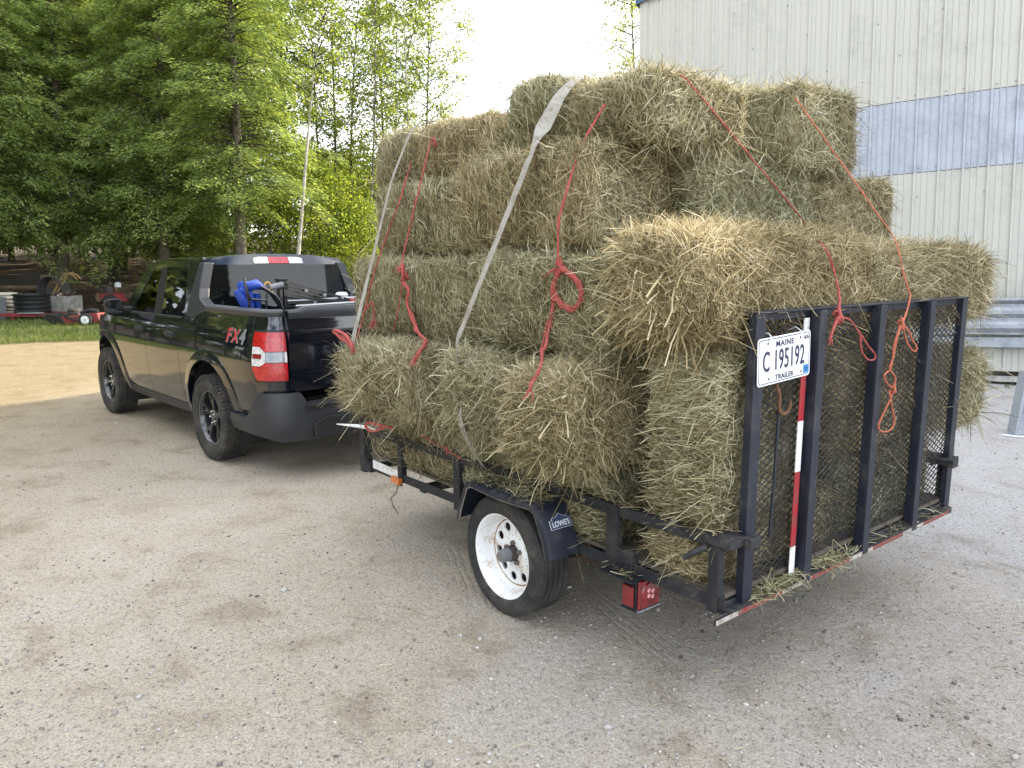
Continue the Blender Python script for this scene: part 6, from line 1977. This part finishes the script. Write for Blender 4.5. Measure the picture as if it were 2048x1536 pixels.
for k in range(34):
    t = k / 33
    pts.append((-22 - 4 * math.sin(PI * t) + rg.normal(0, 1.0), 22 - 42 * t + rg.normal(0, 1), 15 + 5 * rg.random()))
    if k % 2: pts.append((-27 - 5 * math.sin(PI * t) + rg.normal(0, 1.5), 24 - 44 * t + rg.normal(0, 1), 18 + 4 * rg.random()))
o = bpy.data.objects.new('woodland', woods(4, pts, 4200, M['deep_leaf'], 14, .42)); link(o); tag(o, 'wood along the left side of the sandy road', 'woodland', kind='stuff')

# dead twigs on the nearest hemlocks are part of their limbs; fallen logs and scrap on the bank
def thing_at(name, u, v, Y, label, cat, rz=0, group=None, z=None):
    p = px(u, v, Y)
    return empty(name, (p.x, p.y, p.z if z is None else z), rz, label, cat, group)
M['tub'] = simple('black_tub_plastic', (.010, .011, .014), .42, var=.3, scale=5)
tb = thing_at('stock_tub', 68, 637, 22.2, 'round black ribbed stock tub standing on the grass verge', 'tub', z=.02)
s = MB()
prof = [(0, .44)]
for k in range(5): prof += [(.05 + k * .125, .455), (.075 + k * .125, .475), (.125 + k * .125, .478), (.15 + k * .125, .455)]
prof += [(.685, .462), (.69, .505), (.715, .512), (.73, .50), (.73, .455), (.05, .43), (.05, 0)]
s.lathe(prof, 48, 'Z'); s.build('tub', M['tub'], tb, smooth=40)
M['red_paint'] = worn('old_red_paint', (.26, .022, .030), (.09, .05, .04), .5, .6, 4)
fr = thing_at('implement_frame', 40, 640, 21.6, 'low red steel frame lying on the grass in front of the tub', 'steel frame', z=0)
s = MB(); s.bar((-3.2, .1, .17), (.95, .15, .17), .07, .10); s.bar((-3.2, .9, .17), (.95, .85, .17), .07, .10)
s.bar((.92, .12, .17), (1.15, .5, .17), .07, .09); s.bar((.92, .88, .17), (1.15, .5, .17), .07, .09); s.bar((-.6, .12, .17), (-.6, .9, .17), .07, .08)
for x_ in (-2.2, -.3): s.span((x_ - .04, .12, 0), (x_ + .04, .2, .12)); s.span((x_ - .04, .80, 0), (x_ + .04, .88, .12))
s.build('frame', M['red_paint'], fr, bevel=.01)
s = MB(); s.span((-.1, .05, .221), (.55, .25, .235)); s.build('pale_plank', M['grey_board'], fr)
# stacked pale sacks with a grey panel in front
for k in range(7):
    b_ = thing_at('cement_sack', 12 + (k % 2) * 4, 632, 22.6, ['lowest', 'second lowest', 'third lowest', 'middle', 'third highest', 'second highest', 'topmost'][k] + ' pale sack in the stack at the left edge beside the tub', 'sack', .1 * (k % 3 - 1), 'stacked pale sacks', z=.03 + .108 * k)
    mb = MB()
    def sack(u, v): pass
    bmx = bmesh.new(); bmesh.ops.create_cube(bmx, size=1.0); bmesh.ops.subdivide_edges(bmx, edges=bmx.edges, cuts=5, use_grid_fill=True)
    for vv in bmx.verts:
        p = vv.co * 2
        q = Vector([math.copysign(abs(c_) ** .9, c_) for c_ in p]); L4 = (abs(q.x) ** 4 + abs(q.y) ** 4 + abs(q.z) ** 4) ** .25
        q = q / max(L4, .01)
        vv.co = Vector((q.x * .34 + .01 * math.sin(9 * q.y + k), q.y * .24, q.z * .053 * (1 + .12 * math.sin(5 * q.x + k)) + .053))
    me = bpy.data.meshes.new('sack'); bmx.to_mesh(me); bmx.free(); me.materials.append(M.setdefault('sack', simple('pale_sack', (.66, .60, .50), .8, var=.2, bump=.4)))
    smooth_mesh(me, 60); link(bpy.data.objects.new('bag', me), b_)
pn = thing_at('sheet_metal', 4, 637, 22.15, 'small grey panel leaning on the stack of sacks', 'panel', z=0)
s = MB(); s.box((-.05, .0, .33), (.42, .02, .66), (R(-8), 0, 0)); s.build('sheet', simple('grey_panel_paint', (.13, .14, .16), .6), pn, bevel=.004)
# grey crate full of scrap
cr_ = thing_at('scrap_crate', 131, 612, 23.4, 'open grey crate heaped with scrap, standing behind the mower', 'crate', z=.18)
s = MB()
for a, b_ in (((-.38, -.28, 0), (.38, -.26, .46)), ((-.38, .26, 0), (.38, .28, .46)), ((-.38, -.26, 0), (-.36, .26, .46)), ((.36, -.26, 0), (.38, .26, .46)), ((-.38, -.28, -.16), (.38, .28, .0))): s.span(a, b_)
s.build('box', worn('weathered_grey', (.36, .35, .33), (.16, .15, .13), .8, .5, 5), cr_, bevel=.008)
s = MB(); rgx = random.Random(3)
for k in range(14): s.box((rgx.uniform(-.3, .3), rgx.uniform(-.2, .2), .42 + rgx.uniform(0, .12)), (rgx.uniform(.1, .3), rgx.uniform(.04, .12), rgx.uniform(.02, .08)), (rgx.uniform(-.6, .6), rgx.uniform(-.6, .6), rgx.uniform(0, 3)), k % 3)
s.build('scrap', [M['steel_dark'], M['red_paint'], M['sack']], cr_)
# push mower / tiller in front
mw = thing_at('lawn_mower', 150, 648, 20.3, 'red and black walk-behind mower with a white wheel hub on the verge', 'mower', z=0)
s = MB(); s.prism([(-.62, .12), (-.30, .05), (.62, .05), (.78, .16), (.74, .34), (.35, .30), (-.15, .24), (-.50, .25)], lambda a, c: (a, -.24, c), lambda a, c: (a, .26, c)); s.build('deck', M['red_paint'], mw, bevel=.02)
s = MB(); s.prism([(-.70, .22), (-.42, .02), (-.1, .05), (-.25, .26), (-.55, .33)], lambda a, c: (a, -.27, c), lambda a, c: (a, .28, c)); s.build('discharge_chute', M['black_plastic'], mw, bevel=.01)
s = MB(); s.lathe([(0.24, 0), (.24, .17), (.36, .18), (.44, .16), (.47, .10), (.47, 0)], 20, 'Z', (.02, 0, 0)); s.span((-.17, -.16, .24), (.20, .16, .34)); s.span((-.06, -.19, .38), (.12, -.15, .42))
s.build('engine', M['steel_dark'], mw, smooth=40, bevel=.01)
s = MB(); s.bar((-.25, -.26, .33), (.20, -.27, .14), .03, .04); s.bar((.20, -.27, .14), (.52, -.27, .12), .03, .03); s.tube([(.30, -.2, .34), (.55, -.2, .42), (.75, -.2, .40)], .05, 10); s.build('handle_bracket', M['frame'], mw)
for yy in (-.31, .31):
    w_ = bpy.data.objects.new('wheel', None); link(w_, mw); w_.location = (.47, yy, .17)
    s = MB(); s.lathe([(-.045, .11), (-.05, .15), (-.035, .17), (.035, .17), (.05, .15), (.045, .11)], 28, 'Y', closed=True); s.build('tyre', M['rubber'], w_, smooth=50)
    s = MB(); s.lathe([(-.035, .0), (-.042, .03), (-.03, .06), (-.044, .105), (-.04, .112), (.04, .112), (.03, .0)], 28, 'Y'); s.build('rim', M['white_rim'], w_, smooth=50)
    s = MB(); s.lathe([(-.055, 0), (-.055, .014), (.05, .014)], 10, 'Y'); s.build('axle_cap', M['steel_dark'], w_)
# more machines and scrap behind
tl_ = thing_at('tiller', 228, 600, 24.4, 'old red and white tilling machine standing behind the truck mirror', 'tiller', z=.25)
s = MB(); s.span((-.35, -.2, .25), (.15, .2, .42)); s.prism([(.1, .1), (.36, .16), (.26, .42), (.12, .46)], lambda a, c: (a, -.18, c), lambda a, c: (a, .18, c)); s.build('body', M['red_paint'], tl_, bevel=.02)
s = MB(); s.lathe([(.40, 0), (.40, .14), (.60, .15), (.68, .10), (.70, 0)], 18, 'Z', (-.12, 0, 0)); s.build('engine', M['steel_dark'], tl_, smooth=40)
s = MB(); s.lathe([(.62, 0), (.62, .10), (.74, .10), (.78, .05), (.78, 0)], 18, 'Z', (.16, 0, 0)); s.build('fuel_tank', M['decal_white'], tl_, smooth=40)
s = MB(); s.lathe([(-.06, 0), (-.06, .20), (.06, .20), (.06, 0)], 20, 'Y', (.0, -.24, .20)); s.lathe([(-.06, 0), (-.06, .20), (.06, .20), (.06, 0)], 20, 'Y', (.0, .24, .20)); s.build('wheel', M['rubber'], tl_, smooth=40)
s = MB(); s.tube([(-.2, -.15, .42), (-.75, -.18, .85), (-1.0, -.18, .88)], .018, 8); s.tube([(-.2, .15, .42), (-.75, .18, .85), (-1.0, .18, .88)], .018, 8); s.build('handlebar', M['steel_dark'], tl_, smooth=60)
hp = thing_at('bent_pipe', 128, 590, 24.2, 'bent rusty tan pipe arching above the grey crate', 'pipe', z=.4)
s = MB()
for dx_ in (0, .12): s.tube([(-.35 + dx_, 0, .25), (-.12 + dx_, 0, .62), (.02 + dx_, 0, .84), (.18 + dx_, 0, .92), (.34 + dx_, 0, .86), (.42 + dx_ , .1, .70)], .035, 10)
s.build('pipe', simple('tan_pipe', (.42, .27, .13), .6, var=.3), hp, smooth=60)
dp = thing_at('dark_board', 34, 600, 24.6, 'long dark board lying level behind the tub', 'board', z=.9)
s = MB(); s.box((-.3, 0, .18), (2.2, .06, .34), (0, R(-1), 0)); s.box((-.3, .3, .38), (2.5, .5, .03), (0, R(-1), 0)); s.build('board', M['dark_gap'], dp)
hood = thing_at('grey_cowl', 100, 600, 24.0, 'rounded grey sheet-metal cowl standing between tub and crate', 'cowl', z=.25)
s = MB(); s.slab(lambda u, v: (Vector((.42 * math.cos(PI * u), .5 * v, .12 + .85 * math.sin(PI * u) ** .7)), Vector((0, 0, -1))), .02, 18, 4); s.span((-.40, .49, .1), (.40, .51, .55)); s.build('cowl', simple('faded_grey_cowl', (.10, .10, .105), .6, var=.4), hood, smooth=50)
M['log'] = worn('log_bark', (.12, .085, .055), (.24, .19, .13), .95, .5, 4, bump=.8)
M['log_end'] = simple('log_cut_face', (.38, .27, .16), .85, var=.35, scale=14)
rgx = random.Random(12)
LOGS = [(112, 601, 23.9, .15, 1.0, 84, 'short pale log end poking out between tub and crate'), (262, 590, 26.5, .16, 2.4, 60, 'split log lying near the truck windscreen pillar'),
        (205, 572, 27.5, .14, 4.2, 8, 'long fallen log on the leaf bank under the hemlocks'), (150, 548, 29.5, .13, 5.5, -5, 'long mossy log higher up the leaf bank'),
        (60, 560, 27.5, .12, 4.0, 4, 'fallen log on the bank behind the black tub'), (255, 570, 28.0, .13, 1.2, 75, 'short cut log end on the bank beside the tiller')]
for (u, v, Y, r_, L_, ang, lab) in LOGS:
    p = px(u, v, Y)
    z = terrain(p.x, Y) + r_ * .8
    lg = empty('log', (p.x, Y, z), R(ang), lab, 'log', 'logs lying on the leaf bank')
    s = MB(); k_ = 10
    s.tube([(-L_ / 2 + L_ * i / k_, .03 * math.sin(i * 1.3 + u), .02 * math.sin(i * .9 + v)) for i in range(k_ + 1)], [r_ * (1 - .15 * i / k_) for i in range(k_ + 1)], 14, False)
    s.build('bark', M['log'], lg, smooth=50)
    s = MB(); s.lathe([(-L_ / 2 - .004, 0), (-L_ / 2 - .004, r_ * .93), (-L_ / 2 + .01, r_)], 16, 'X', (0, .03 * math.sin(u), .02 * math.sin(v))); s.lathe([(L_ / 2 + .004, 0), (L_ / 2 + .004, r_ * .8), (L_ / 2 - .01, r_ * .85)], 16, 'X', (0, .03 * math.sin(10 * 1.3 + u), .02 * math.sin(9 + v)))
    s.build('cut_face', M['log_end'], lg)
# sticks and litter scattered on the bank
n = 1500
rg = np.random.default_rng(31)
x = -22 + 20 * rg.random(n); y = 24.6 + 7 * rg.random(n)
z = np.array([terrain(a, b_) for a, b_ in zip(x, y)]) + .02
d_ = nrm(np.stack([rg.normal(0, 1, n), rg.normal(0, .6, n), rg.normal(0, .22, n)], 1))
V = quads_from(np.stack([x, y, z], 1), d_, nrm(np.stack([rg.normal(0, .3, n), -np.ones(n), np.ones(n)], 1)), np.clip(rg.normal(.35, .25, n), .08, 1.3), np.clip(rg.normal(.018, .01, n), .008, .05))
M['stick'] = leafy('dead_sticks', [(0, (.05, .035, .022)), (.5, (.14, .10, .065)), (.85, (.28, .22, .15)), (1, (.42, .36, .27))], 0, .5)
o = bpy.data.objects.new('brushwood', fast_mesh('brushwood', V, np.arange(4 * n).reshape(-1, 4), [M['stick']])); link(o); tag(o, 'dead sticks and brush littering the bank below the trees', 'brush', kind='stuff')
# weeds at the foot of the building
rg = np.random.default_rng(8)
n = 900
t = rg.random(n) * 9; 
P_ = np.array([in_wall((3.2 + a, -.25 - .25 * rg.random(), -.25)) [:] for a in t]); P_[:, 2] = 0
cl = (np.sin(t * 5) + np.sin(t * 11.3) > .2); P_ = P_[cl]; n = len(P_)
d_ = nrm(np.stack([rg.normal(0, .5, n), rg.normal(0, .5, n), np.abs(rg.normal(.8, .3, n))], 1))
V = quads_from(P_, d_, nrm(rg.normal(0, 1, (n, 3))), np.clip(rg.normal(.09, .05, n), .03, .26), np.full(n, .006))
o = bpy.data.objects.new('weeds', fast_mesh('weeds', V, np.arange(4 * n).reshape(-1, 4), [M['grass']])); link(o); tag(o, 'sparse weeds along the foot of the steel building', 'weeds', kind='stuff')
